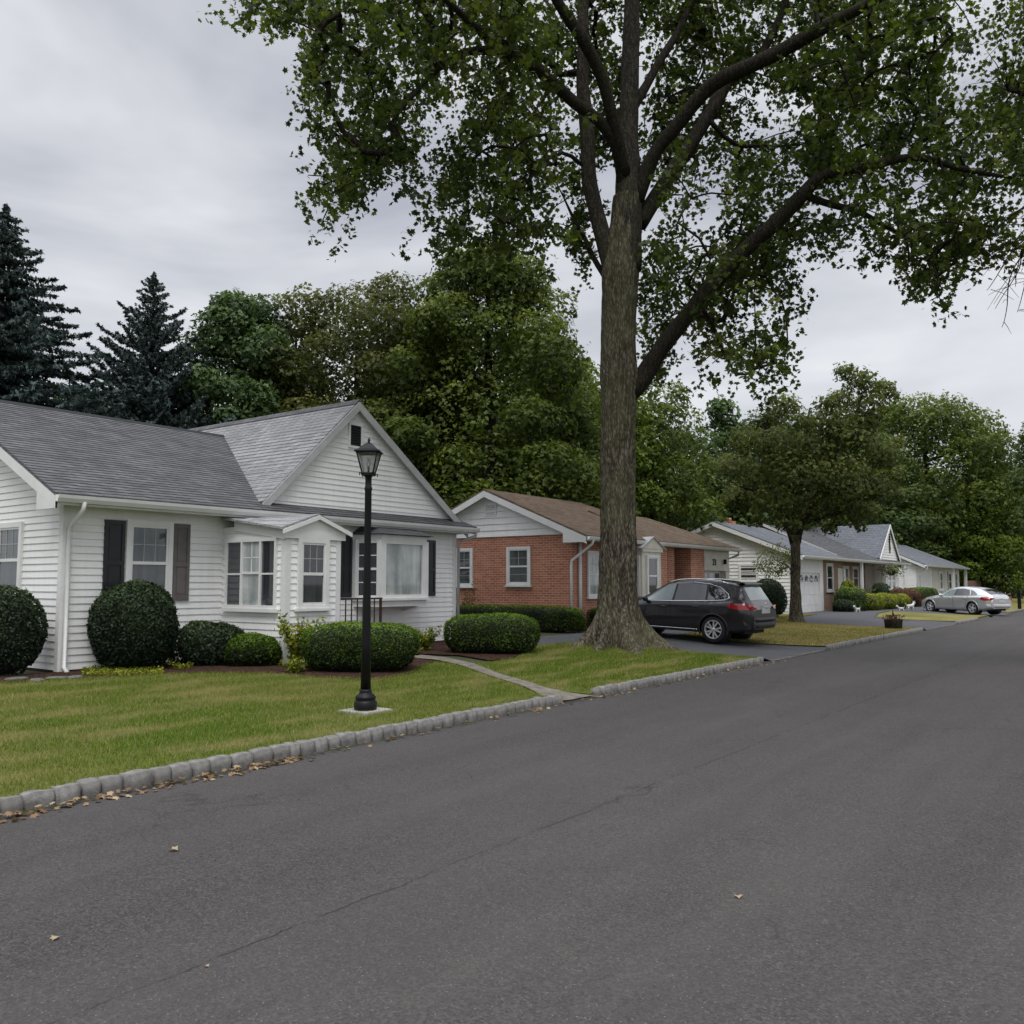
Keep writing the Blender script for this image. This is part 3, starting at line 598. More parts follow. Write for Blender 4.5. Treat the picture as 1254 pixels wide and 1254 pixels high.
# soffits and fascia
sf = MB(); sf.box(XL-ov+.04, XR+.32, 13.40, YF+.01, 2.86, 2.885); sf.prism([(XL-ov+.04,13.4,2.84),(XL+.0,13.4,2.84),(XL,YR,ZR-.13),(XL-ov+.04,YR,ZR-.13)], (0,0,.03)); sf.build('soffit', M['soffit'], h1)
fa = MB(); fa.box(XL-ov+.035, XR+.33, 13.37, 13.395, 2.80, 2.93); fa.box(XR+.30, XR+.325, 13.4, 14.6, 2.82, 2.93); fa.build('fascia', M['trim'], h1)
gutter(h1, XL-ov+.0, XR+.36, 13.368, 2.945)
downspout(h1, [(XL+.08,13.31,2.86),(XL+.08,13.33,2.74),(XL+.06,13.64,2.50),(XL+.06,13.69,2.40),(XL+.06,13.69,.32),(XL+.06,13.58,.24)])
downspout(h1, [(XR+.28,13.31,2.86),(XR+.28,13.33,2.76),(XR+.04,13.62,2.62),(XR+.06,13.69,2.5),(XR+.06,13.69,.32)], mat='trim_grey')
# windows
window(h1, fs, X_, -Y_, 7.97, 8.82, 1.27, 2.66, 'pane', low_grid=False)
shutter(h1, fs, X_, -Y_, 7.60, 7.95, 1.32, 2.64); shutter(h1, fs, X_, -Y_, 8.84, 9.16, 1.31, 2.64, 'shutter_grey', 'faded grey shutter')
window(h1, (XL,YF,0), Y_, -X_, 1.25, 2.15, 1.40, 2.62, 'pane')
louvre(h1, (0,YF-.02,0), X_, -Y_, 12.86, 13.27, 4.48, 5.02, 'dark', 'dark')
# entrance vestibule
VX0, VX1, VY = 9.87, 11.08, 12.0
ve = MB(); ve.box(VX0+.02, VX1-.02, VY+.02, YF, -.05, 2.62); siding(ve, (0,VY,0), X_, -Y_, .25, 2.40, rect(VX0,VX1), .112); siding(ve, (VX0,VY,0), Y_, -X_, .25, 2.62, rect(0,YF-VY), .112); siding(ve, (VX1,VY,0), Y_, X_, .25, 2.5, rect(0,YF-VY), .112)
vo_ = ve.build('entrance_vestibule', M['siding'], h1); vo_['label'] = 'small projecting entrance with a pediment'
vt = MB(); vt.box(VX0-.022, VX0+.09, VY-.024, VY-.001, .2, 2.42); vt.box(VX0-.024, VX0-.001, VY-.023, VY+.10, .2, 2.42); vt.box(VX1-.09, VX1+.022, VY-.024, VY-.001, .2, 2.42)
vt.box(VX0-.06, VX1+.10, VY-.06, VY-.025, 2.38, 2.50); vt.prism([(VX0-.12,VY-.055,2.50),(VX1+.16,VY-.055,2.50),(10.5,VY-.055,2.77)], (0,.05,0))
rake(vt, (VX0-.16,VY-.10,2.52), (10.5,VY-.10,2.80), -Y_, .07, .03); rake(vt, (10.5,VY-.103,2.80), (VX1+.20,VY-.103,2.52), -Y_, .07, .03)
vt.prism([(VX0-.055,VY-.02,2.36),(VX0-.055,YF-.38,2.56),(VX0-.055,YF-.38,2.78),(VX0-.055,VY-.02,2.52)], (.05,0,0)); vt.build('vestibule_trim', M['trim'], vo_)
vr = MB(); slope(vr, (VX0-.17,13.6,2.79),(VX0-.17,VY-.10,2.55),(10.5,VY-.10,2.83),(10.5,13.6,2.80), .03, 3); slope(vr, (VX1+.21,VY-.10,2.55),(VX1+.21,13.6,2.74),(10.5,13.6,2.80),(10.5,VY-.10,2.83), .03, 3); vr.build('vestibule_roof', M['roof_light'], vo_)
window(h1, (0,VY,0), X_, -Y_, 10.10, 10.80, 1.18, 2.40, 'pane_dark', grid=(3,2))
o2 = (VX0,VY,0); fr = MB(); fr.obox(o2, Y_, -X_, .20, 1.60, 1.17, 1.23, .004, .062); fr.obox(o2, Y_, -X_, .20, 1.60, 2.34, 2.40, .004, .062)
for u in (.20, .60, 1.12, 1.56): fr.obox(o2, Y_, -X_, u, u+.045, 1.23, 2.34, .004, .060)
for u in (.645,): fr.obox(o2, Y_, -X_, u, 1.12, 1.77, 1.81, .004, .045)
fr.obox(o2, Y_, -X_, .245, .60, 1.76, 1.79, .004, .035); fr.obox(o2, Y_, -X_, 1.165, 1.56, 1.76, 1.79, .004, .035)
fr.obox(o2, Y_, -X_, .66, 1.11, 2.05, 2.07, .004, .03); fr.obox(o2, Y_, -X_, .88, .90, 1.81, 2.34, .004, .03)
fw = fr.build('side_window', M['trim'], h1)
g = MB(); g.obox(o2, Y_, -X_, .645, 1.12, 1.23, 2.34, .003, .025); g.build('pane', M['pane_light'], fw)
for a, b in ((.245,.60),(1.165,1.56)): g = MB(); g.obox(o2, Y_, -X_, a, b, 1.23, 2.34, .003, .026); g.build('pane', M['pane_dark'], fw)
g = MB(); g.obox(o2, Y_, -X_, .15, 1.65, 1.11, 1.168, .003, .09); g.build('sill', M['trim'], fw)
# bay window
B0, B1, F0, F1, BY = 13.10, 15.15, 13.33, 14.72, 13.12
by = MB(); z0, z1 = 1.28, 2.60
outl = [(B0,YF-.003),(F0,BY),(F1,BY),(B1,YF-.003)]
by.prism([(x,y,1.12) for x, y in outl], (0,0,.16)); by.prism([(x,y,2.52) for x, y in outl], (0,0,.12))
by.prism([(B0-.06,YF-.003,1.25),(F0-.05,BY-.06,1.25),(F1+.05,BY-.06,1.25),(B1+.06,YF-.003,1.25)], (0,0,.05))
for (x, y) in (outl[1], outl[2]): by.box(x-.06, x+.06, y-.001, y+.11, 1.29, 2.53)
for x in (B0, B1): by.box(x-.05, x+.05, YF-.12, YF-.003, 1.29, 2.53)
by.build('bay_window', M['trim'], h1); byo = h1.children[-1]
g = MB(); g.prism([(F0+.06,BY+.05,1.30),(F1-.06,BY+.05,1.30),(F1-.06,BY+.05,2.52),(F0+.06,BY+.05,2.52)], (0,.02,0)); g.build('pane', M['pane_light'], byo)
pf = MB(); pf.box(F0+.06, F0+.12, BY+.002, BY+.049, 1.30, 2.52); pf.box(F1-.12, F1-.06, BY+.002, BY+.049, 1.30, 2.52); pf.box(F0+.12, F1-.12, BY+.002, BY+.048, 2.45, 2.52); pf.box(F0+.12, F1-.12, BY+.002, BY+.048, 1.30, 1.37); pf.build('sash', M['trim'], byo)
for (xa, ya), (xb, yb), sgn in ((outl[0], outl[1], 1), (outl[3], outl[2], -1)):
    a = Vector((xa, ya, 0)); b = Vector((xb, yb, 0)); ax = (b-a).normalized(); nn = Vector((-abs(ax.y), -abs(ax.x)*.0, 0)); nn = Vector((ax.y, -ax.x, 0)); nn = nn if nn.x*sgn < 0 else -nn
    L = (b-a).length; g = MB(); g.obox(a, ax, nn, .05, L-.06, 1.30, 2.52, -.05, -.03); g.build('pane', M['pane_dark'], byo)
    s_ = MB(); s_.obox(a, ax, nn, .05, .10, 1.30, 2.52, -.029, .0); s_.obox(a, ax, nn, L-.11, L-.06, 1.30, 2.52, -.029, .0); s_.obox(a, ax, nn, .10, L-.11, 1.89, 1.94, -.029, .0); s_.obox(a, ax, nn, .10, L-.11, 2.46, 2.52, -.029, 0); s_.obox(a, ax, nn, .10, L-.11, 1.30, 1.36, -.029, 0)
    s_.obox(a, ax, nn, L/2-.01, L/2+.01, 1.94, 2.46, -.029, -.012); s_.obox(a, ax, nn, .10, L-.11, 2.19, 2.21, -.029, -.013); s_.obox(a, ax, nn, .10, L-.11, 1.62, 1.64, -.029, -.013); s_.build('sash', M['trim'], byo)
br = MB(); tops = [(B0-.10,YF-.003,2.65),(F0-.12,BY-.12,2.65),(F1+.12,BY-.12,2.65),(B1+.10,YF-.003,2.65)]; ups = [(B0+.2,YF-.004,2.84),(F0+.15,YF-.3,2.84),(F1-.15,YF-.3,2.84),(B1-.2,YF-.004,2.84)]
br.raw(tops+ups, [(0,1,5,4),(1,2,6,5),(2,3,7,6),(4,5,6,7),(3,2,1,0)]); br.build('bay_roof', M['roof_dark'], byo)
br = MB()
for x in (13.45, 14.6): br = MB(); br.prism([(x,YF-.004,.98),(x,YF-.004,1.12),(x,BY+.12,1.12)], (.05,0,0)); br.build('bracket', M['trim'], byo)
shutter(h1, fs, X_, -Y_, 12.72, 13.03, 1.32, 2.64); shutter(h1, fs, X_, -Y_, 15.32, 15.70, 1.32, 2.62)
# door stoop and railing (right of the vestibule)
st = MB(); st.box(11.1, 12.6, 12.25, 13.74, -.05, .62); st.box(11.2, 12.5, 11.95, 12.25, -.05, .42); st.build('stoop', M['concrete'], h1)
ra = MB()
for i in range(9): x = 11.25+i*.15; ra.box(x-.009, x+.009, 12.30, 12.318, .62, 1.30)
ra.box(11.2, 12.5, 12.285, 12.333, 1.30, 1.335); ra.box(11.2, 12.5, 12.295, 12.323, .68, .70); ra.box(12.45,12.49,12.29,12.33,.62,1.3)
ra.build('railing', M['rust'], h1)
# ================================================================== HOUSE 2 (brick)
h2 = thing('brick_house', 'red brick bungalow with brown roof and white gable behind the big tree', 'house', (27, 13.9, .2), 0)
XL, XR, YF, YB = 22.0, 32.9, 13.9, 20.0; YR, ZR, EY, EZ = 16.93, 4.56, 13.2, 3.0
bw = MB(); bw.box(XL, 28.0, YF, YB, -.1, 3.06); bw.box(28.0, XR, YF+1.0, YB, -.1, 2.95); bw.build('brick_wall', M['brick'], h2)
gw = MB(); sl2 = (ZR-EZ)/(YR-EY)
def sp2(z): t = (z-3.0)/(ZR-.07-3.0); t = min(max(t, 0), 1); return ((YR-YF+.6)*t-.6 if z < 3.2 else (YR-YF+.6)*t-.6, (YB+.65-YF)-(YB+.65-YR)*t)
siding(gw, (XL-.015,YF,0), Y_, -X_, 3.07, ZR-.1, lambda z: (max(sp2(z)[0], 0), min(sp2(z)[1], YB-YF)), .19, .034); gw.prism([(XL+.01,YF,3.05),(XL+.01,YB,3.05),(XL+.01,YR,ZR-.15)], (.1,0,0)); gw.build('gable_wall', M['siding'], h2)
rf = MB(); slope(rf, (XL-.36,EY,EZ),(28.4,EY,EZ),(27.4,YR,ZR),(XL-.36,YR,ZR)); slope(rf, (XL-.36,YB+.66,EZ),(28.5,YB+.66,EZ),(27.4,YR,ZR),(XL-.36,YR,ZR)); slope(rf, (30.4,EY,EZ),(30.4,YB+.66,EZ),(27.4,YR,ZR),(27.4,YR,ZR))
slope(rf, (26.0,EY-.004,EZ-.004),(33.15,EY-.004,EZ-.004),(30.3,15.75,4.12),(26.0,15.75,4.12)); slope(rf, (33.15,EY,EZ-.004),(33.15,18.3,EZ-.004),(30.3,15.75,4.12),(30.3,15.75,4.12)); slope(rf, (26.0,18.3,EZ),(33.15,18.3,EZ),(30.3,15.75,4.12),(26.0,15.75,4.12))
rf.build('roof', M['roof_brown'], h2)
rk = MB(); rake(rk, (XL-.33,EY,EZ-.05), (XL-.33,YR,ZR-.05), -X_, .20, .03); rake(rk, (XL-.33,YB+.66,EZ-.05), (XL-.33,YR,ZR-.05), -X_, .20, .03); rk.prism([(XL-.331,EY,2.80),(XL-.331,EY,2.96),(XL-.331,YF+.1,3.2),(XL-.331,YF+.1,2.80)], (-.028,0,0)); rk.build('barge_board', M['trim'], h2)
sf = MB(); sf.box(XL-.30, 33.1, EY+.03, YF+.02, 2.875, 2.905); sf.prism([(XL-.3,EY+.05,2.86),(XL,EY+.05,2.86),(XL,YR,ZR-.14),(XL-.3,YR,ZR-.14)], (0,0,.03)); sf.prism([(XL-.3,YB+.6,2.86),(XL,YB+.6,2.86),(XL,YR,ZR-.14),(XL-.3,YR,ZR-.14)], (0,0,.03)); sf.build('soffit', M['soffit'], h2)
fa = MB(); fa.box(XL-.32, 33.13, EY+.01, EY+.03, 2.84, 2.95); fa.build('fascia', M['cream'], h2)
gutter(h2, XL-.3, 33.17, EY+.008, 2.965, 'trim')
downspout(h2, [(XL-.05,EY-.05,2.9),(XL-.05,EY-.02,2.76),(XL-.07,YF-.02,2.28),(XL-.07,YF+.0,2.1),(XL-.07,YF,.3)], .04); downspout(h2, [(XL+.33,YF-.06,2.85),(XL+.33,YF-.06,.3)], .055)
downspout(h2, [(32.95,EY-.04,2.88),(32.97,EY+.0,2.72),(32.93,YF-.1,2.5),(32.93,YF-.1,.2)], .04, 'trim_grey')
for u0, u1, z0, z1 in ((15.38,16.28,1.56,2.74),(17.62,18.35,1.52,2.74)): window(h2, (XL,0,0), Y_, -X_, u0, u1, z0, z1, 'pane', low_grid=True, grid=(2,2))
for u0, u1 in ((15.33,16.33),(17.55,18.4)):
    hd = MB(); hd.obox((XL,0,0), Y_, -X_, u0, u1, 2.75, 2.95, .001, .012); hd.build('lintel', M['brick'], h2); hd = MB(); hd.obox((XL,0,0), Y_, -X_, u0, u1, 1.43, 1.50, .001, .03); hd.build('brick_sill', M['brick2'], h2)
louvre(h2, (XL-.015,0,0), Y_, -X_, 16.68, 17.12, 3.72, 4.18)
window(h2, (0,YF,0), X_, -Y_, 22.8, 23.8, 1.2, 2.6, 'pane_light', grid=(2,2))
# H2 projecting bay / vestibule
v = MB(); a0, a1, vy = 24.9, 26.22, 13.14; v.box(a0, a1, vy, YF, 1.0, 2.78); v.box(a0+.1, a1-.1, vy+.1, YF-.001, -.05, 1.0); v.box(a0-.05, a1+.05, vy-.05, vy-.001, 2.62, 2.72); v.prism([(a0-.12,vy-.06,2.72),(a1+.12,vy-.06,2.72),((a0+a1)/2,vy-.06,3.08)], (0,.35,0)); v.box(a0-.03,a1+.03,vy-.04,vy-.001,.98,1.06)
vv = v.build('entrance_vestibule', M['cream'], h2)
v = MB(); c_ = (a0+a1)/2; slope(v, (a0-.2,YF,2.76),(a0-.2,vy-.1,2.72),(c_,vy-.1,3.12),(c_,YF,3.12), .03, 3); slope(v, (a1+.2,vy-.1,2.72),(a1+.2,YF,2.76),(c_,YF,3.12),(c_,vy-.1,3.12), .03, 3); v.build('vestibule_roof', M['trim_grey'], vv)
window(h2, (0,vy,0), X_, -Y_, 25.15, 25.95, 1.22, 2.52, 'pane_dark', grid=None); window(h2, (a0,vy,0), Y_, -X_, .06, .7, 1.22, 2.5, 'pane', grid=None, sill=False)
# pillars, recessed entrance
for bb in ((26.30,27.0,EY+.1,EY+.45),(27.55,28.05,EY+.35,YF),(28.9,30.05,EY+.12,YF+1.0)): p = MB(); p.box(*bb, -.05, 2.87); p.build('brick_pillar', M['brick'], h2)
d = MB(); d.box(28.06, 28.9, YF+.3, YF+.36, .3, 2.5); d.build('front_door', M['dark'], h2); d = MB(); d.box(28.62,28.72,YF+.24,YF+.299,.3,2.55); d.box(28.08,28.16,YF+.24,YF+.299,.3,2.55); d.box(28.08,28.9,YF+.23,YF+.298,2.5,2.6); d.build('door_frame', M['trim'], h2.children[-1])
window(h2, (0,YF+.05,0), X_, -Y_, 27.0, 27.5, 1.1, 2.6, 'pane_dark', grid=None)
# garage front
gr = MB(); gr.box(30.06, 30.3, EY+.35, EY+1.2, -.05, 2.87); gr.box(32.55, 32.9, EY+.35, YF+1.0, -.05, 2.87); gr.box(30.3, 32.55, EY+.351, EY+1.2, 2.12, 2.87); gr.box(30.06,32.9,EY+.325,EY+.3495,2.10,2.17); gr.build('garage_wall', M['cream'], h2)
gd = MB(); gd.box(30.3, 32.55, EY+.6, EY+.65, .05, 2.12)
for i in range(1,5):
    z = .05+i*.415; gd.box(30.3, 32.55, EY+.585, EY+.5995, z-.012, z+.012)
for j in range(5): x = 30.3+j*.5625; gd.box(x-.02, x+.02, EY+.586, EY+.5992, .05, 2.12)
gdo = gd.build('garage_door', M['trim'], h2); g = MB()
for j in range(4): x = 30.3+j*.5625; g.box(x+.08, x+.48, EY+.584, EY+.5985, 1.56, 2.0)
g.build('door_glazing', M['pane'], gdo)
tc = bpy.data.curves.new('house_number', 'FONT'); tc.body = '23'; tc.size = .34; tc.extrude = .012; tc.align_x = 'CENTER'
to = bpy.data.objects.new('house_number_tmp', tc); C.objects.link(to); dg = bpy.context.evaluated_depsgraph_get(); me = bpy.data.meshes.new_from_object(to.evaluated_get(dg)); C.objects.unlink(to); bpy.data.objects.remove(to)
me.materials.clear(); me.materials.append(M['black']); me.name = 'house_number'; no = bpy.data.objects.new('house_number', me); C.objects.link(no); no.parent = h2; no.location = Vector((31.45, EY+.335, 2.30))-h2.location; no.rotation_euler = (PI/2, 0, 0)
wl = MB(); wl.lathe([(.03,0),(.06,.02),(.06,.16),(.02,.2)], (32.35, EY+.28, 2.35), 8); wl.build('wall_lamp', M['black'], h2)
# ================================================================== HOUSE 3 (white with garage, porch and steep right gable)
h3 = thing('white_bungalow', 'white and tan brick bungalow with garage, porch posts and steep gable at its right end', 'house', (51, 13.9, .1), 0)
XL, XR, YF, YB = 41.0, 61.3, 13.9, 21.5; YR, ZR, EY, EZ = 17.55, 4.68, 13.2, 2.95
w = MB(); w.box(57.5, XR, YF+.3, YB, -.1, 2.9); w.build('end_wall', M['siding'], h3); w = MB(); w.box(XL, 46.0, YF, YB, -.1, 2.9); siding(w, (XL,YF,0), Y_, -X_, .15, 2.88, rect(0,YB-YF), .17, .034)
t3 = lambda z: (max(0, (YR-YF+.6)*(z-2.9)/(ZR-2.98)-.6), min(YB-YF, (YB+.6-YF)-(YB+.6-YR)*(z-2.9)/(ZR-2.98)))
siding(w, (XL,YF,0), Y_, -X_, 2.88, ZR-.1, t3, .17, .034); w.prism([(XL+.02,YF,2.85),(XL+.02,YB,2.85),(XL+.02,YR,ZR-.15)], (.1,0,0)); w.build('siding_wall', M['siding'], h3)
b = MB(); b.box(46.0, 50.2, YF+.2, YB, -.1, 2.9); b.box(50.2, 57.5, YF+.9, YB, -.1, 2.9); b.build('brick_wall', M['brick2'], h3); b = MB(); b.box(52, 57.4, EY+.3, YF+.9, -.1, .75); b.build('planter_wall', M['brick2'], h3)
rf = MB(); slope(rf, (XL-.35,EY,EZ),(47.5,EY,EZ),(47.5,YR,ZR),(XL-.35,YR,ZR), courses=18); slope(rf, (XL-.35,YB+.6,EZ),(47.5,YB+.6,EZ),(47.5,YR,ZR),(XL-.35,YR,ZR), courses=6); rf.build('roof', M['roof_slate'], h3)
rf = MB(); slope(rf, (47.5,EY,EZ+.0),(61.6,EY,EZ+.0),(60,18.0,4.98),(48.8,18.0,4.98), courses=18); slope(rf, (47.6,YB+.6,EZ),(61.6,YB+.6,EZ),(60,18.0,4.98),(48.8,18.0,4.98), courses=6); rf.build('roof', M['roof_dark'], h3)
rk = MB(); rake(rk, (XL-.32,EY,EZ-.05), (XL-.32,YR,ZR-.05), -X_, .2, .03); rake(rk, (XL-.32,YB+.6,EZ-.05), (XL-.32,YR,ZR-.05), -X_, .2, .03); rk.build('barge_board', M['trim'], h3); rk = MB(); rake(rk, (47.5,EY+.4,EZ+.18), (48.75,18.0,5.0), -X_, .14, .04); rk.build('barge_board', M['trim'], h3)
# steep gable at the right
PX, PZ, GF = 58.35, 5.32, 13.42; lf = (55.6, 3.15); rg = (61.15, 2.7)
rf = MB(); slope(rf, (lf[0],18.4,lf[1]),(lf[0],GF,lf[1]),(PX,GF,PZ),(PX,18.4,PZ), courses=18); slope(rf, (rg[0],GF,rg[1]),(rg[0],18.4,rg[1]),(PX,18.4,PZ),(PX,GF,PZ), courses=18); rf.build('gable_roof', M['roof_slate'], h3)
g = MB(); siding(g, (0,GF+.12,0), X_, -Y_, 2.9, PZ-.08, lambda z: (lf[0]+(PX-lf[0])*max(0, z-lf[1])/(PZ-lf[1]), rg[0]-(rg[0]-PX)*(z-rg[1])/(PZ-rg[1])), .17, .034); g.prism([(lf[0]+.1,GF+.14,3.0),(rg[0]-.1,GF+.14,2.75),(PX,GF+.14,PZ-.1)], (0,.2,0)); g.box(57.4, 61.0, GF+.2, YF+.3, -.1, 2.9); g.build('gable_wall', M['siding'], h3)
rk = MB(); rake(rk, (lf[0]-.03,GF,lf[1]-.03), (PX,GF,PZ-.03), -Y_, .22, .04); rake(rk, (PX,GF-.003,PZ-.03), (rg[0]+.05,GF-.003,rg[1]-.03), -Y_, .22, .04); rk.build('barge_board', M['trim'], h3)
og = MB(); og.box(PX-.06,PX+.06,GF+.02,GF+.09,4.62,4.72)
for i in range(6): z = 3.75+i*.14; og.box(PX-.09-.05*math.sin(i*2.1), PX+.07+.05*math.cos(i*1.7), GF+.02, GF+.09, z, z+.09)
og.box(PX-.03,PX+.03,GF+.03,GF+.08,3.5,4.6); og.build('gable_ornament', M['black'], h3)
sf = MB(); sf.box(XL-.3, 61.9, EY+.03, YF+.3, 2.84, 2.87); sf.build('soffit', M['soffit'], h3); fa = MB(); fa.box(XL-.3, 62.3, EY+.01, EY+.035, 2.78, 2.93); fa.build('fascia', M['trim'], h3); gutter(h3, XL-.3, 62.3, EY+.01, 2.93)
gd = MB(); gd.box(41.2, 45.4, YF-.005, YF-.001, 0, 2.86); gd.box(41.3,42.0,YF-.14,YF-.006,.0,2.3); gd.box(45.0,45.3,YF-.14,YF-.006,.0,2.3); gd.box(42.0,45.0,YF-.14,YF-.006,2.14,2.3); gd.build('garage_surround', M['trim'], h3)
gd = MB(); gd.box(42.0, 45.0, YF-.06, YF-.02, .08, 2.14)
for i in range(1,4): gd.box(42.0,45.0,YF-.075,YF-.0605,.08+i*.515-.012,.08+i*.515+.012)
for j in range(1,4): gd.box(42+j*.75-.02,42+j*.75+.02,YF-.0745,YF-.0602,.08,2.14)
gdo = gd.build('garage_door', M['trim'], h3); g = MB()
for j in range(4):
    x = 42.12+j*.75; g.raw([(x+a, YF-.0765, z) for a, z in ((0,1.7),(.5,1.7),(.5,1.88),(.38,2.0),(.25,2.04),(.12,2.0),(0,1.88))], [(0,1,2,3,4,5,6)])
g.build('door_glazing', M['pane_dark'], gdo)
window(h3, (XL,0,0), Y_, -X_, 15.42, 16.4, 1.72, 2.55, 'pane_dark', grid=None)
for u0, u1 in ((47.1,48.3),): window(h3, (0,YF+.2,0), X_, -Y_, u0, u1, 1.2, 2.7, 'pane_dark', grid=None, trim=.14)
for u0, u1 in ((52.6,53.8),(54.6,55.9)): window(h3, (0,YF+.9,0), X_, -Y_, u0, u1, 1.3, 2.65, 'pane_dark', grid=(2,2), trim=.14)
for u0, u1 in ((58.0,58.9),(59.1,60.0)): window(h3, (0,GF+.2,0), X_, -Y_, u0, u1, 1.2, 2.4, 'pane', grid=(2,2), trim=.1)
d = MB(); d.box(49.1,50.0,YF+.14,YF+.195,.3,2.45); d.build('front_door', M['cream'], h3)
for x, y in ((51.2,EY+.15),(56.3,EY+.15),(60.7,EY+.02)):
    d = MB(); d.box(x-.07, x+.07, y-.07, y+.07, -.05, 2.84); d.build('porch_post', M['trim'], h3)
d = MB(); d.box(50.3,57,EY+.1,YF+.9,-.1,.45); d.build('porch_floor', M['concrete'], h3)
d = MB()
for i in range(14): x = 56.4+i*.32; d.box(x-.012,x+.012,EY-.01,EY+.014,.2,1.15)
d.box(56.3,60.7,EY-.02,EY+.024,1.15,1.2); d.build('railing', M['trim'], h3)
ch = MB(); ch.box(47.95,48.45,19.5,20.1,4.0,5.18); ch.lathe([(.14,0),(.12,.2)], (48.2,19.8,5.18), 10); ch.build('chimney', M['brick'], h3)
# ================================================================== HOUSE 4 (far white)
h4 = thing('white_cottage', 'far white cottage with grey hip roof behind the silver car', 'house', (75, 13.9, .1), 0)
XL, XR, YF, YB = 67.4, 84.2, 13.9, 21; YR, ZR, EY, EZ = 17.3, 4.85, 13.2, 2.95
w = MB(); w.box(XL,XR,YF,YB,-.1,2.9); siding(w, (XL,YF,0), Y_, -X_, .15, 2.88, rect(0,YB-YF), .17, .034); siding(w, (XL,YF,0), Y_, -X_, 2.88, ZR-.1, lambda z: (max(0, (YR-YF+.6)*(z-2.9)/(ZR-2.98)-.6), min(YB-YF, (YB+.6-YF)-(YB+.6-YR)*(z-2.9)/(ZR-2.98))), .17, .034); w.prism([(XL+.02,YF,2.85),(XL+.02,YB,2.85),(XL+.02,YR,ZR-.15)], (.1,0,0)); w.build('siding_wall', M['siding'], h4)
rf = MB(); slope(rf, (XL-.35,EY,EZ),(XR+.6,EY,EZ),(XR-3.5,YR,ZR),(XL-.35,YR,ZR), courses=16); slope(rf, (XR+.6,EY,EZ),(XR+.6,YB+.6,EZ),(XR-3.5,YR,ZR),(XR-3.5,YR,ZR), courses=16); slope(rf, (XL-.35,YB+.6,EZ),(XR+.6,YB+.6,EZ),(XR-3.5,YR,ZR),(XL-.35,YR,ZR), courses=6); rf.build('roof', M['roof_slate'], h4)
rk = MB(); rake(rk, (XL-.32,EY,EZ-.05), (XL-.32,YR,ZR-.05), -X_, .2, .03); rake(rk, (XL-.32,YB+.6,EZ-.05), (XL-.32,YR,ZR-.05), -X_, .2, .03); rk.build('barge_board', M['trim'], h4)
sf = MB(); sf.box(XL-.3,XR+.5,EY+.03,YF+.02,2.83,2.86); sf.build('soffit', M['soffit'], h4); gutter(h4, XL-.3, XR+.6, EY+.01, 2.93); downspout(h4, [(XL+.2,EY-.04,2.9),(XL+.2,EY+.02,2.6),(XL+.1,YF-.06,2.4),(XL+.1,YF-.06,.2)], .06)
gd = MB(); gd.box(68.6,72.0,YF-.06,YF-.01,.05,2.2)
for i in range(1,4): gd.box(68.6,72.0,YF-.075,YF-.0605,.05+i*.53-.012,.05+i*.53+.012)
gd.build('garage_door', M['trim'], h4); w = MB(); w.box(73,78,YF-.03,YF-.001,.0,2.83); w.build('clad_panel', M['cream'], h4)
for u0, u1 in ((75.3,76.7),(79,80.4),(82,83)): window(h4, (0,YF-.03,0), X_, -Y_, u0, u1, 1.1, 2.6, 'pane_dark', grid=None, trim=.16)
for x in (78.2, 83.9): d = MB(); d.box(x-.1,x+.1,EY+.05,EY+.25,0,2.84); d.build('porch_post', M['trim'], h4)
v = MB()
for x in (70.2, 74): v.lathe([(.12,0),(.12,.35),(.2,.36),(.2,.45)], (x,YR+.1,ZR-.15), 8)
v.build('roof_vent', M['alloy'], h4)
# house 5 (barely visible beyond)
h5 = thing('beige_house', 'dim beige house under the trees at the right edge', 'house', (112, 13.5, .1), 0)
w = MB(); w.box(104,120,13,22,-.1,3.0); w.build('wall', M['cream'], h5); rf = MB(); slope(rf, (103.5,12.4,3.0),(120.5,12.4,3.0),(120.5,17,5),(103.5,17,5), courses=12); slope(rf, (103.5,22,3.0),(120.5,22,3.0),(120.5,17,5),(103.5,17,5), courses=6); rf.build('roof', M['roof_brown'], h5)
for u in (106,110,115): window(h5, (0,13,0), X_, -Y_, u, u+1.5, 1.0, 2.5, 'pane_dark', grid=None, trim=.14)
# fence behind the far cottage
fe = thing('wooden_fence', 'low brown wooden fence beyond the white cottage', 'fence', (94, 14, .1)); f = MB()
for i in range(28): f.box(87+i*.5, 87.45+i*.5, 14, 14.03, .1, 1.9+random.uniform(-.02,.02))
f.build('boards', simple('fence_wood', (.16,.10,.06), .9, .3, 4), fe); f = MB()
for z in (.5, 1.5): f.box(87,101,14.031,14.08,z,z+.09)
f.build('rail', simple('fence_rail', (.13,.08,.05), .9, .3, 4), fe)
def fnoise(p):
    """cheap smooth pseudo noise, roughly -.6 .. .6"""
    x, y, z = p[:,0], p[:,1], p[:,2]
    return (np.sin(x*1.7+1.3*np.sin(y*1.9+.7*z))+np.sin(y*2.1+1.1*np.sin(z*1.6+.9*x)+1.7)+np.sin(z*1.9+1.2*np.sin(x*2.2+y)+4.1))*.22
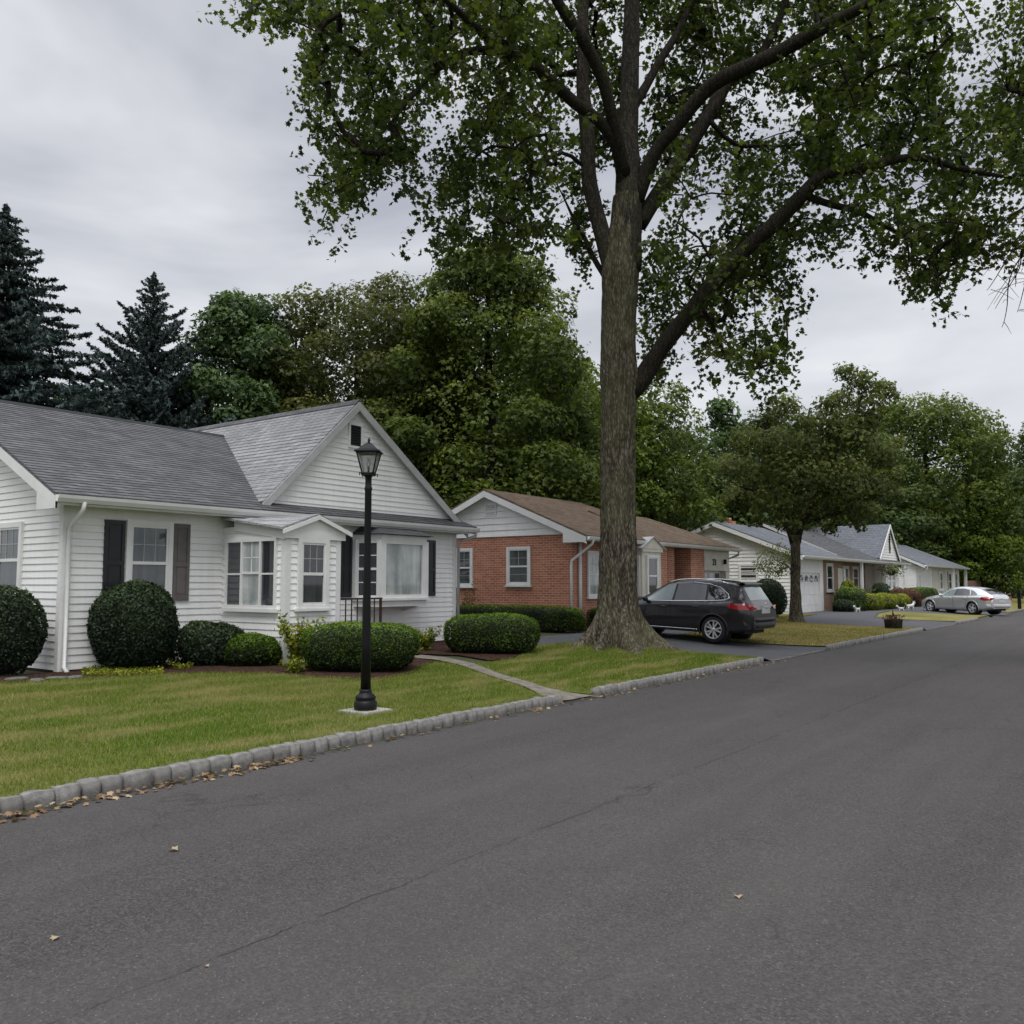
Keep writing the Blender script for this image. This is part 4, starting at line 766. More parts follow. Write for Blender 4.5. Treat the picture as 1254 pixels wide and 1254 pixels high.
# ================================================================== SHRUBS
def view_depth(p): return sum(_f[i]*((p[i]) if i < 2 else (p[i]-H)) for i in range(3))
def bush(name, label, cat, cx, cy, gz, w, d, h, e=2.2, n=5000, size=.045, mat='lf_box', group=None, rz=0, yel=None, rough=.06, under=.0):
    rough = rough*2.1
    """clipped shrub: leaves over a rounded solid, dark solid core inside painted as inner shade"""
    root = thing(name, label, cat, (cx, cy, gz), 0, group)
    a, b, c = w/2, d/2, h/2; ca, sa = math.cos(rz), math.sin(rz)
    u = rng.normal(size=(n,3)); u /= np.linalg.norm(u, axis=1, keepdims=True)
    r = (np.abs(u[:,0])**e+np.abs(u[:,1])**e+np.abs(u[:,2])**e)**(-1/e); p = u*r[:,None]
    keep = rng.random(n) < .25+.75*(p[:,2] > -.75); p = p[keep]; n = len(p)
    nr = np.sign(p)*np.abs(p)**(e-1)/np.array([a,b,c]); nr /= np.linalg.norm(nr, axis=1, keepdims=True)
    sd = random.random()*50
    nz = fnoise(p*np.array([a,b,c])*3.2+sd)*.8+fnoise(p*np.array([a,b,c])*9+sd)*.4
    taper = 1-under*np.clip(-p[:,2], 0, 1)
    q = p*np.array([a,b,c])*(1+rough*nz+rng.normal(size=n)*.018+(rng.random(n) < .02)*rng.uniform(0, .07, n))[:,None]; q[:,0] *= taper; q[:,1] *= taper
    W = np.stack([cx+q[:,0]*ca-q[:,1]*sa, cy+q[:,0]*sa+q[:,1]*ca, gz+c+q[:,2]], 1)
    N_ = np.stack([nr[:,0]*ca-nr[:,1]*sa, nr[:,0]*sa+nr[:,1]*ca, nr[:,2]], 1)
    leaves('foliage', W, size*rng.uniform(.7, 1.3, n), T_OVAL, M[mat], root, normals=N_*.9, spread=.75, tint=.28+.56*np.clip(nr[:,2], -.5, 1)+nz*.32)  # tint paints lit tops and shaded sides and hollows into the leaves
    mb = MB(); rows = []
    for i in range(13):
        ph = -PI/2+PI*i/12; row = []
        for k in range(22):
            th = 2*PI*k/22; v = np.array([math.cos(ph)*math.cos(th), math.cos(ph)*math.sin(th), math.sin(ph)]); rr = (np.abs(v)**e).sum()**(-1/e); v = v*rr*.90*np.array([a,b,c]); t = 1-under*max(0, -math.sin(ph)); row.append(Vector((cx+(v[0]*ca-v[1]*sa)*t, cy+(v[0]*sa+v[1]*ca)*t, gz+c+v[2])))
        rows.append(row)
    mb.grid(rows, closed=True); mb.build('branches', M['core'], root); return root  # solid dark core coloured as the shade between leaves, no modelled twigs
def bushpx(name, label, cat, px, ybase, wpx, hpx, gz=.2, dr=.8, **kw):
    p = on_z(px, ybase, gz); D = view_depth(p); w = wpx/FPX*D; h = hpx/FPX*D; d = w*dr
    away = Vector((p.x, p.y)).normalized(); c = Vector((p.x, p.y))+away*d*.42; s = (D+d*.42)/D
    rz = kw.pop('rz', math.atan2(away.y, away.x)-PI/2)
    return bush(name, label, cat, c.x, c.y, gz-.03, w*s, d*s, h*s, rz=rz, **kw)
SH = 'shrubs in front of the white house'
bushpx('round_bush', 'dark round bush cut off by the left edge beside the gable wall', 'bush', 0, 833, 92, 112, n=9000, mat='lf_holly', size=.05, rough=.05, group=SH)
bushpx('round_bush', 'tall dark ball-shaped bush under the window with one grey shutter', 'bush', 162, 826, 100, 112, n=13000, mat='lf_holly', size=.05, rough=.045, dr=.8, group=SH)
bushpx('low_bush', 'low dark spreading yew left of the entrance, beside the ball-shaped bush', 'bush', 256, 819, 84, 58, n=5000, mat='lf_holly', size=.06, rough=.16, group=SH)
bushpx('low_bush', 'small low green yew directly below the entrance side window', 'bush', 309, 820, 66, 43, n=4500, size=.05, rough=.10, group=SH)
bushpx('clipped_hedge', 'wide clipped boxwood hedge with flat top right behind the lamp post', 'hedge', 441, 825, 138, 60, n=17000, e=3.6, mat='lf_box', size=.034, rough=.035, dr=.6, under=.12, group=SH)
bushpx('clipped_hedge', 'wide clipped boxwood hedge beside the footpath left of the big tree', 'hedge', 603, 803, 113, 50, n=15000, e=3.6, mat='lf_box', size=.036, rough=.035, dr=.6, under=.12, group=SH)
bushpx('clipped_hedge', 'dark clipped hedge under the bay window end, behind the yellow-green bush', 'hedge', 528, 786, 78, 38, n=8000, e=3.2, mat='lf_box', size=.04, dr=.5, group=SH)
bush('long_hedge', 'long straight green hedge along the side of the brick house', 'hedge', 21.2, 15.7, .17, .85, 5.0, .78, e=6, n=16000, size=.05, rough=.03)
bush('long_hedge', 'short hedge piece seen left of the big trunk at the brick house corner', 'hedge', 22.9, 13.3, .17, 1.1, .8, .72, e=6, n=4000, size=.05, rough=.04)
def stems(name, label, cat, cx, cy, gz, h, r, ns, nl, size, mat, lean=.25, group=None, tmpl=None):
    root = thing(name, label, cat, (cx, cy, gz), 0, group); mb = MB(); pts = []
    for i in range(ns):
        a = random.uniform(0, 2*PI); hh = h*random.uniform(.55, 1); q = random.uniform(.2, 1)*r; P = []
        for j in range(6):
            t = j/5; P.append(Vector((cx+math.cos(a)*q*t**1.3+random.uniform(-.01,.01), cy+math.sin(a)*q*t**1.3, gz+hh*t-.15*h*lean*t**3)))
        mb.tube(P, [.008*(1-t*.15) for t in range(6)], 4)
        for k in range(nl):
            t = random.uniform(.25, 1)*5; j = min(4, int(t)); p = P[j].lerp(P[j+1], t-j); pts.append([p.x+random.gauss(0,.05)*h, p.y+random.gauss(0,.05)*h, p.z+random.gauss(0,.04)*h])
    mb.build('stem', M['bark_dark'], root); leaves('foliage', pts, size*rng.uniform(.7, 1.3, len(pts)), T_OVAL if tmpl is None else tmpl, M[mat], root, up=(0,0,1), spread=.9); return root
q = on_z(364, 819, .2); stems('leafy_shrub', 'sparse pale upright shrub beside the entrance, left of the boxwood hedge', 'shrub', q.x, q.y, .17, 1.0, .42, 44, 26, .075, 'lf_yel', group=SH)
q = on_z(360, 826, .2); stems('perennial_plant', 'bright yellow-green leafy plant at the left foot of the boxwood hedge', 'plant', q.x, q.y, .17, .32, .34, 24, 16, .07, 'lf_yel', group=SH)
q = on_z(395, 770, .2); stems('leafy_shrub', 'light olive leafy shrub in front of the entrance window', 'shrub', 9.75, 11.2, .17, .55, .4, 18, 20, .05, 'lf_pale', group=SH)
q = on_z(521, 799, .2); stems('leafy_shrub', 'yellow-green bush between the two clipped hedges near the footpath', 'shrub', q.x, q.y, .17, .60, .34, 30, 28, .065, 'lf_yel', group=SH)
q = on_z(505, 803, .2); stems('perennial_plant', 'small yellow-green plant beside the footpath bend', 'plant', q.x, q.y, .18, .18, .2, 12, 12, .05, 'lf_yel', group=SH)
q = on_z(222, 823, .2); stems('perennial_plant', 'small light green plant in front of the ball-shaped bush', 'plant', q.x, q.y, .18, .22, .26, 16, 16, .05, 'lf_yel', group=SH)
pts = []
for i in range(1500):
    q = on_z(rng.uniform(100, 200), rng.uniform(822, 832), .2); pts.append([q.x, q.y, hgt(q.x,q.y)+.02+rng.random()*.06])
tag(leaves('ground_cover', pts, .045, T_OVAL, M['lf_yel'], None, up=(0,0,1)), 'yellow-green ground cover along the edge of the front bed', 'ground cover', kind='stuff')
stems('leafy_shrub', 'thin straggly vine-like shrub at the left window of the brick house', 'shrub', 21.4, 17.3, .2, 1.5, .45, 14, 20, .07, 'lf_olive')
stems('leafy_shrub', 'yellowing shrub under the projecting entrance of the brick house', 'shrub', 24.6, 12.7, .2, .75, .5, 18, 22, .08, 'lf_yel'); stems('leafy_shrub', 'yellow-green shrub right of the brick house projecting entrance', 'shrub', 26.0, 12.7, .2, .95, .4, 16, 22, .08, 'lf_yel')
stems('leafy_shrub', 'slim shrub with yellow flowers climbing the brick pillar', 'shrub', 27.3, 12.9, .2, 1.9, .3, 8, 22, .07, 'lf_yel')
# yew, hedges and plants of the second white house
bush('yew_bush', 'large dark egg-shaped yew behind the rear of the dark car', 'bush', 35.3, 12.9, .15, 1.45, 1.45, 1.65, e=2.0, n=12000, size=.05, mat='lf_holly', rough=.04)
FG = 'shrubs below the porch of the white bungalow'
for i, (x, y, w, d, h, mt, lb) in enumerate([(46.4,12.7,1.7,1.4,1.25,'lf_box','clipped yellow-green hedge block nearest the white garage door'),(48.6,12.5,2.4,1.5,.95,'lf_yel','low wide golden hedge in the middle below the porch'),(50.9,12.3,2.2,1.4,.95,'lf_yel','golden rounded shrub below the second porch post'),(53.1,12.0,1.8,1.3,.9,'lf_yel','golden shrub at the far end of the porch hedge'),(44.9,12.6,1.0,1.0,.7,'lf_holly','dark small bush at the garage corner'),(48.2,13.3,1.5,.7,1.6,'lf_yel','tall yellowish clipped shrub against the tan brick wall'),(55.2,12.4,1.6,1.3,1.2,'lf_red','reddish shrub near the steep gable'),(57.2,12.2,1.7,1.3,1.15,'lf_red','reddish brown bush under the steep gable'),(54.6,13.2,1.4,1.0,1.5,'lf_holly','dark bush behind the reddish shrubs')]):
    bush('garden_shrub', lb, 'shrub', x, y, .12, w, d, h, e=3.2 if i < 2 else 2.3, n=3500, size=.08, mat=mt, rough=.12, group=FG)
stems('leafy_shrub', 'pinkish ornamental shrub with arching stems in front of the porch', 'shrub', 50.6, 13.0, .1, 1.7, .9, 26, 20, .10, 'lf_pale')
bush('clipped_hedge', 'dark hedge between the steep gable and the silver car', 'hedge', 61.5, 12.4, .1, 5.0, 1.3, 1.25, e=5, n=6000, size=.09, mat='lf_box', rough=.05)
# small pale dogwood in front of the bungalow's side wall
dg_ = thing('small_tree', 'small sparse tree with pale leaves in front of the white side wall', 'tree', (37.6, 13.3, .15)); mb = MB()
P = [at_depth(980, 748, 38.5), at_depth(978, 725, 38.5), at_depth(972, 705, 38.5), at_depth(966, 694, 38.5), at_depth(950, 700, 38.4), at_depth(938, 693, 38.2)]
mb.tube(P, [.06,.05,.045,.035,.025,.012], 6); mb.tube([P[2], at_depth(970,688,38.4), at_depth(962,672,38.3)], [.035,.025,.01], 5); mb.tube([P[3], at_depth(948,685,38.3), at_depth(945,672,38.3)], [.03,.02,.008], 5); mb.build('trunk', M['bark_limb'], dg_)
pts = [];
for cx_, cy_, rr in ((945,690,16),(938,680,13),(955,675,13),(962,690,12),(942,700,11),(955,698,9),(966,680,8),(930,692,8)):
    for i in range(110):
        a = rng.normal(size=3)*.5; pts.append(list(at_depth(cx_+a[0]*rr, cy_+a[1]*rr, 38.3+a[2]*.6)))
leaves('crown', pts, .11, T_OVAL, M['lf_pale'], dg_)
# ================================================================== TREES
def resample(P, R, step):
    out = []; rad = []
    n = len(P)
    for i in range(n-1):
        p0 = P[max(i-1,0)]; p1 = P[i]; p2 = P[i+1]; p3 = P[min(i+2,n-1)]; k = max(1, int((p2-p1).length/step))
        for j in range(k):
            t = j/k; out.append(.5*((2*p1)+(p2-p0)*t+(2*p0-5*p1+4*p2-p3)*t*t+(3*p1-p0-3*p2+p3)*t**3)); rad.append(R[i]+(R[i+1]-R[i])*t)
    out.append(P[-1]); rad.append(R[-1]); return out, rad
def limb(mb, P, R, n=10, step=.35, wob=.03, amp=.12):
    P, R = resample(P, R, step); sd = random.random()*99
    P = [p+mnoise.noise_vector(p*.9+Vector((sd,0,0)))*wob for p in P]
    b0 = len(mb.v); mb.tube(P, R, n)
    for i in range(b0, len(mb.v)):
        v = Vector(mb.v[i]); j = min((i-b0)//n, len(P)-1); d = (v-P[j]); mb.v[i] = tuple(P[j]+d*(1+amp*mnoise.noise(v*2.3)))
    return P, R
big = thing('big_tree', 'huge spreading maple with thick furrowed trunk and dark overhanging crown by the kerb', 'tree', (16.4, 9.4, .25))
D0 = 18.85
def W(x, y, D=D0): return at_depth(x, y, D)
def wr(w, D=D0): return w/2/FPX*D
# trunk with root flare, built as rings with real furrows
prof = [(757,806,60),(757,795,57),(757,780,53),(757,755,50),(757,720,47.5),(757,670,45.5),(757,600,43),(757,540,42),(757.5,490,43.5),(758,462,48),(757,440,44),(757,400,43),(759,360,45),(760,335,47),(763,305,44),(766,270,36),(768,240,34)]
Pt = [W(a, b) for a, b, c in prof]; Rt = [wr(c) for a, b, c in prof]; Pt, Rt = resample(Pt, Rt, .07)
NK = 150; rows = []; ca_, sa_ = math.cos, math.sin
for i, (p, r) in enumerate(zip(Pt, Rt)):
    row = []
    hgt_ = p.z-.25
    for k in range(NK):
        a = 2*PI*k/NK
        fl = max(0, 1-hgt_/1.25)**2.2
        lobes = abs(math.cos(3.5*a+1.0+.8*math.sin(2*a)+.5*mnoise.noise(Vector((ca_(a),sa_(a),p.z*.8))))); flare = fl*(.22+.95*lobes**2.2)*.66
        ca, sa = math.cos(a), math.sin(a)
        fur = mnoise.noise(Vector((ca*5.2, sa*5.2, p.z*.9)))*.5+mnoise.noise(Vector((ca*11+5, sa*11, p.z*1.6)))*.6+mnoise.noise(Vector((ca*24, sa*24+3, p.z*4)))*.35
        ridge = -abs(mnoise.noise(Vector((ca*9+2, sa*9, p.z*1.1))))*1.2
        rr = r*(1+.045*mnoise.noise(Vector((ca*1.3, sa*1.3, p.z*.5))))+.026*fur+.042*ridge+flare*(r/.5)
        row.append(Vector((p.x+ca*rr, p.y+sa*rr, p.z-.0-(.10*fl if flare > .2 else 0)*0)))
    rows.append(row)
mb = MB(); mb.grid(rows, closed=True); trunk = mb.build('trunk', M['bark'], big)
limbs = {  # px polylines of the photo's limbs, given a depth each so the tree stands in space
 'A': ([(750,345,D0),(741,310,D0),(730,265,D0+.1),(722,210,D0+.2),(716,150,D0+.3),(714,60,D0+.4),(712,-60,D0+.5),(700,-250,D0)], [19,21,20,18.5,18,16,12,4]),
 'B': ([(766,330,D0),(768,260,D0),(769,200,D0+.1),(769,150,D0+.2),(772,60,D0+.3),(776,-60,D0+.4),(785,-260,D0)], [38,34,30,24,22,17,5]),
 'C': ([(766,230,D0),(757,185,D0-.3),(735,150,D0-.6),(706,130,D0-.9),(670,95,D0-1.3),(625,68,D0-1.7),(570,66,D0-2.1),(525,95,D0-2.4),(480,150,D0-2.7)], [15,15,14,14,13,11,8.5,6,3]),
 'C2': ([(628,70,D0-1.7),(590,40,D0-2.0),(550,5,D0-2.4),(500,-40,D0-2.8)], [9,9,7,4]),
 'D': ([(764,215,D0-.1),(751,150,D0-.6),(738,95,D0-.9),(715,50,D0-1.2),(690,15,D0-1.5),(665,-30,D0-1.8),(630,-120,D0-2)], [15,14,14,14,12,10,5]),
 'E': ([(778,245,D0),(800,190,D0-.2),(835,145,D0-.5),(870,105,D0-.8),(905,85,D0-1.1),(960,60,D0-1.5),(1020,28,D0-1.9),(1085,-10,D0-2.3),(1160,-60,D0-2.6)], [20,17,16.5,17,18,16,14,11,6]),
 'F': ([(782,275,D0+.1),(808,232,D0+.3),(840,185,D0+.5),(870,140,D0+.6),(893,100,D0+.7),(930,70,D0+.9),(960,10,D0+1.2),(980,-80,D0+1.2)], [20,19,18,17,15,12,9,5]),
 'G': ([(768,478,D0),(788,462,D0),(806,432,D0-.1),(838,390,D0-.3),(870,352,D0-.5),(910,308,D0-.8),(950,272,D0-1.1),(985,235,D0-1.4),(1010,213,D0-1.6),(1060,206,D0-1.9),(1120,192,D0-2.2),(1180,205,D0-2.6),(1240,215,D0-2.9)], [30,25,21,20,19.5,18.5,18,16.5,13,11,8,6,3]),
 'G2': ([(985,238,D0-1.4),(1020,250,D0-1.2),(1060,262,D0-1.0),(1110,290,D0-1.0)], [9,8,6,3]),
 'H': ([(716,205,D0+.2),(700,192,D0+.1),(688,188,D0-.1),(670,195,D0-.3),(640,230,D0-.6)], [5,5,4.5,4,2]),
 'I': ([(868,148,D0+.5),(900,178,D0+.8),(945,180,D0+1.2),(990,175,D0+1.6)], [7,5.5,4,2]),
 'J': ([(770,140,D0+.2),(800,90,D0+.6),(830,40,D0+1),(860,-20,D0+1.4)], [13,11,9,5]),
 'K': ([(850,370,D0-.3),(870,395,D0+.2),(885,430,D0+.5),(900,460,D0+.6)], [6,5,4,2]),
 'L': ([(745,345,D0+.2),(720,300,D0+1.2),(705,270,D0+2),(690,240,D0+2.6)], [8,6,5,2]),
}
nodes = []
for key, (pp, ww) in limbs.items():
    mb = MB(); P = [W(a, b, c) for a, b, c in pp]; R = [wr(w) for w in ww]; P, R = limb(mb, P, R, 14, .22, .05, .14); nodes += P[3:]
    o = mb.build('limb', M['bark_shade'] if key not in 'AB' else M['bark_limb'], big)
def inpoly(x, y, P):
    c = False; j = len(P)-1
    for i in range(len(P)):
        if (P[i][1] > y) != (P[j][1] > y) and x < (P[j][0]-P[i][0])*(y-P[i][1])/(P[j][1]-P[i][1])+P[i][0]: c = not c
        j = i
    return c
crownL = [(303,-40),(308,18),(335,38),(350,22),(372,42),(368,85),(357,105),(372,120),(378,145),(360,155),(376,175),(375,200),(378,232),(392,245),(392,272),(418,275),(428,252),(455,228),(478,232),(480,205),(505,215),(520,240),(510,280),(545,292),(570,312),(620,322),(660,318),(680,298),(678,255),(672,225),(690,205),(705,215),(706,265),(698,295),(712,330),(735,300),(745,200),(770,60),(775,-40)]
crownR = [(760,-40),(790,60),(800,130),(790,200),(795,245),(812,240),(830,258),(860,240),(866,205),(890,170),(905,140),(955,132),(985,132),(980,165),(900,175),(885,200),(892,240),(905,265),(870,285),(830,270),(792,300),(785,350),(785,400),(800,440),(830,460),(850,438),(868,455),(895,440),(920,470),(955,480),(985,445),(965,400),(968,350),(980,310),(1010,285),(1000,270),(1030,300),(1060,310),(1085,325),(1100,345),(1135,365),(1162,348),(1190,310),(1230,320),(1300,300),(1300,60),(1240,90),(1200,120),(1180,150),(1155,110),(1150,75),(1175,55),(1140,0),(1130,-40)]
holes = [[(545,100),(585,105),(578,150),(555,190),(520,200),(505,165)],[(800,236),(832,240),(838,262),(800,270)],[(905,95),(950,92),(945,118),(910,128)],[(690,140),(706,150),(708,200),(690,190)],[(960,395),(1000,395),(1000,470),(975,460)]]
cl = []
def addc(x, y, D, k): cl.append((W(x, y, D), k))
while len(cl) < 1330:
    x = rng.uniform(300, 1290); y = rng.uniform(-40, 485)
    if x < 765: ok = inpoly(x, y, crownL); nzt = -.20
    else: ok = inpoly(x, y, crownR); nzt = -.24
    if not ok or any(inpoly(x, y, h_) for h_ in holes): continue
    if mnoise.noise(Vector((x/30, y/30, 3.3))) < nzt: continue
    if x > 1190 and y > 250 and rng.random() < .5: continue
    D = D0+rng.uniform(-3.2, 4.5)
    if 690 < x < 815 and y > 40: D = D0+rng.uniform(.9, 5)
    if x > 690 and x < 960 and y < 200 and D < D0+.8: D = D0+rng.uniform(.8, 4.5)
    if 790 < x < 1020 and abs((y-478)-(x-768)*-1.08) < 42: D = D0+rng.uniform(.4, 3.5) if rng.random() < .93 else D
    addc(x, y, D, 1)
while len(cl) < 1720:   # crown above the frame
    a = rng.uniform(0, 2*PI); r = 8.3*math.sqrt(rng.random()); z = rng.uniform(13.5, 21); mx = 8.5*math.sqrt(max(0, 1-((z-13)/8.5)**2))
    if r > mx: continue
    cl.append((Vector((16.4+r*math.cos(a), 9.4+r*math.sin(a), z)), 0))
P0 = np.array([list(p) for p in nodes]); Cc = np.array([list(c[0]) for c in cl])
# twigs: grow a spanning tree from the limbs through the leaf clusters
n0, nc = len(P0), len(Cc); allp = np.vstack([P0, Cc]); best = np.full(nc, 1e9); par = np.zeros(nc, int)
for i in range(n0):
    d = np.linalg.norm(Cc-P0[i], axis=1); m_ = d < best; best[m_] = d[m_]; par[m_] = i
left = np.ones(nc, bool); order = []
for _ in range(nc):
    j = int(np.argmin(np.where(left, best, 1e9))); left[j] = False; order.append(j)
    d = np.linalg.norm(Cc-Cc[j], axis=1)*1.0+.02; m_ = left & (d < best); best[m_] = d[m_]; par[m_] = n0+j
cnt = np.ones(nc)
for j in reversed(order):
    if par[j] >= n0: cnt[par[j]-n0] += cnt[j]
tw = MB()
for j in order:
    a = Vector(allp[par[j]]); b = Vector(Cc[j]); L = (b-a).length; r1 = .006+.0055*math.sqrt(cnt[j]); r0 = r1*1.15 if par[j] >= n0 else r1*1.4
    mid = a.lerp(b, .5)+Vector((random.gauss(0,.06),random.gauss(0,.06),.07))*L
    tw.tube([a, a.lerp(mid, .5)+Z_*.02*L, mid, mid.lerp(b, .5), b], [r0, r0*.95, (r0+r1)/2, r1, r1*.8], 4, cap=False)
tw.build('twigs', M['bark_dark'], big)
pts = []; tt = []
for (c, vis) in cl:
    k = int(rng.integers(34, 66)) if vis else 44; tb = rng.uniform(.05, .9)
    subs = rng.normal(size=(6,3))*np.array([.23,.23,.27])
    for i in range(k):
        s = subs[i % 6]; pts.append([c.x+s[0]+rng.normal()*.075, c.y+s[1]+rng.normal()*.075, c.z+s[2]+rng.normal()*.085-.08]); tt.append(tb)
leaves('crown', pts, rng.uniform(.085, .16, len(pts)), T_MAPLE, M['lf_maple'], big, up=(0,0,.5), spread=.9, tint=tt, droop=.8)
# far-side neighbour whose branches reach in at the right edge
nb = thing('overhanging_tree', 'tree beyond the right edge reaching in with leafy boughs and bare twigs', 'tree', (17, -2.6, .1))
mb = MB(); Pn = [Vector((17,-2.6,.0)), Vector((17.1,-2.5,3)), Vector((17.3,-2.4,6)), Vector((17.2,-2.2,9)), Vector((17.5,-2,13))]; limb(mb, Pn, [.42,.33,.3,.24,.1], 14, .3, .08); mb.build('trunk', M['bark'], nb)
mb = MB(); nn_ = []; c2 = []
for tgt, Dd in (((1262,230),15.5),((1235,110),15),((1262,20),15.5),((1225,-40),15)):
    e_ = at_depth(*tgt, Dd); s_ = Vector((17.2,-2.3,7+random.uniform(-1,2))); P, R = limb(mb, [s_, s_.lerp(e_, .5)+Z_*.5, e_], [.13,.09,.03], 8, .3, .12); nn_ += P
tips = [((1205,330),15.4),((1225,375),15.3),((1210,350),15.3),((1243,385),15.2),((1250,345),15.4),((1195,325),15.5),((1232,310),15.4),((1215,395),15.3)]
for (tx, ty), Dd in tips:
    e_ = at_depth(tx, ty, Dd); s_ = at_depth(1285, 265+random.uniform(-20,20), 15.6); m1 = s_.lerp(e_, .5)+Z_*random.uniform(.0,.35)
    P, R = limb(mb, [s_, m1, e_], [.02,.012,.004], 4, .10, .22)
    for q in range(5):
        p = P[int(len(P)*random.uniform(.35,.95))]; e2 = p+Vector((random.gauss(0,.25),random.gauss(0,.25),random.gauss(-.1,.22))); limb(mb, [p, p.lerp(e2, .5)+Z_*.03, e2], [.006,.005,.003], 3, .12, .05)
mb.build('limb', M['bark_dark'], nb); pts = []; tw = MB()
for i in range(300):
    x = rng.uniform(1180, 1480); y = rng.uniform(-60, 330)
    if x < 1254 and (x < 1254-75*max(0, math.sin((y+30)/95.0)) or y > 250): continue
    c = at_depth(x, y, 15.4+rng.uniform(-1.5, 1.5)); q = min(nn_, key=lambda p: (p-c).length); tw.tube([q, q.lerp(c, .5)+Z_*.1, c], [.012,.008,.004], 3, cap=False)
    for j in range(30): pts.append([c.x+rng.normal()*.25, c.y+rng.normal()*.25, c.z+rng.normal()*.2])
for i in range(400):
    a = rng.uniform(0, 2*PI); r = rng.uniform(0, 3.2); z = rng.uniform(9, 17); c = (17.5+r*math.cos(a), -4+r*math.sin(a)*.9, z)
    for j in range(30): pts.append([c[0]+rng.normal()*.3, c[1]+rng.normal()*.3, c[2]+rng.normal()*.25])
tw.build('twigs', M['bark_dark'], nb); leaves('crown', pts, rng.uniform(.07, .12, len(pts)), T_MAPLE, M['lf_maple'], nb, up=(0,0,.5), droop=.8)

T_CLUMP7 = np.array([(0,-.5,0),(.42,-.30,.08),(.22,.02,0),(.34,.42,-.1),(-.04,.18,.06),(-.46,.32,-.08),(-.26,-.12,.04)], float)
def crown_mesh(parent, lobes, n, size, mat, tmpl=T_CLUMP7, fill=.3, jag=.30, name='crown', up=.35):
    """lobes: (x,y,z,rx,rz) blobs in world space; leaves sit on their ragged outer shells"""
    ar = np.array([l[3]*l[3] for l in lobes]); ar = np.minimum(ar, np.median(ar)*6); ar /= ar.sum(); pts = []; nrm = []; tint = []
    for l, f in zip(lobes, ar):
        k = max(20, int(n*f)); u = rng.normal(size=(k,3)); u /= np.linalg.norm(u, axis=1, keepdims=True); u[:,2] = np.where((u[:,2] < -.35) & (rng.random(k) < .55), -u[:,2], u[:,2])
        sd = rng.random()*90
        nz = fnoise(u*2.6+sd)+.6*fnoise(u*7+sd)
        r = 1+jag*nz+rng.normal(size=k)*.06; r = np.where(rng.random(k) < fill, r*rng.uniform(.55, 1, k), r)
        pts.append(np.array(l[:3])+u*r[:,None]*np.array([l[3],l[3],l[4]])); nrm.append(u); tint.append(.42+.34*u[:,2]+.40*nz+rng.uniform(-.15,.15))  # tint paints light on upward faces and bulges, shade on undersides
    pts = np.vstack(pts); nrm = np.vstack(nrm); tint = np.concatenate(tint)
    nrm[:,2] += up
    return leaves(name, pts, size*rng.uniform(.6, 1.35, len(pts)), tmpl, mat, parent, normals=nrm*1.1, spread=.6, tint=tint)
def lobed(cx, cy, z0, z1, R, shape, n, lr):
    out = []
    for i in range(n):
        t = rng.random(); z = z0+(z1-z0)*t
        if shape == 'round': rr = R*math.sqrt(max(.05, 1-(2*t-1)**2*.9))
        elif shape == 'cone': rr = R*(1-t)**.75*(.55+.45*min(1, t*5))+.3
        elif shape == 'broad': rr = R*math.sqrt(max(.06, 1-t**3))*min(1, .45+t*2.2)
        else: rr = R*(1-t**2.2)**.5*min(1, .7+t)
        a = i*2.399+rng.normal()*.2; q = rr*math.sqrt(rng.uniform(.45, 1)); s = lr*rng.uniform(.65, 1.3)*(1-.35*t)
        out.append((cx+q*math.cos(a)-0*s, cy+q*math.sin(a), z-s*.4, s, s*rng.uniform(.72, 1.0)))
    for t in (.12, .28, .44, .60, .74, .86):
        if shape == 'round': rr = R*math.sqrt(max(.05, 1-(2*t-1)**2*.9))
        elif shape == 'cone': rr = R*(1-t)**.75*(.55+.45*min(1, t*5))+.3
        elif shape == 'broad': rr = R*math.sqrt(max(.06, 1-t**3))*min(1, .45+t*2.2)
        else: rr = R*(1-t**2.2)**.5*min(1, .7+t)
        out.append((cx+rng.normal()*.3, cy+rng.normal()*.3, z0+(z1-z0)*t, rr*.82, max(rr*.45, (z1-z0)*.12)))
    return out
def tree(name, label, x, y, h, R, shape, mat, n=11000, size=.30, z0=2.0, lobes=46, lr=1.3, tr=.3, group=None, bark='bark_dark', gap=0, limbs_=9):
    root = thing(name, label, 'tree', (x, y, .1), 0, group); mb = MB()
    limb(mb, [Vector((x,y,-.1)), Vector((x,y,h*.25)), Vector((x+.15,y,h*.55)), Vector((x,y+.1,h*.93))], [tr*1.2,tr*.9,tr*.55,tr*.1], 10, .6, .15); mb.build('trunk', M[bark], root)
    lb = lobed(x, y, z0, h, R, shape, lobes, lr); m2 = MB()
    for l in lb[::max(1, len(lb)//limbs_)]:
        e_ = Vector(l[:3]); s_ = Vector((x, y, max(1.6, min(e_.z-1.2, h*.75)))); limb(m2, [s_, s_.lerp(e_, .5)+Z_*.25, e_], [tr*.35,tr*.22,tr*.05], 6, .6, .15)
    m2.build('limbs', M[bark], root); crown_mesh(root, lb, n, size, M[mat]); return root
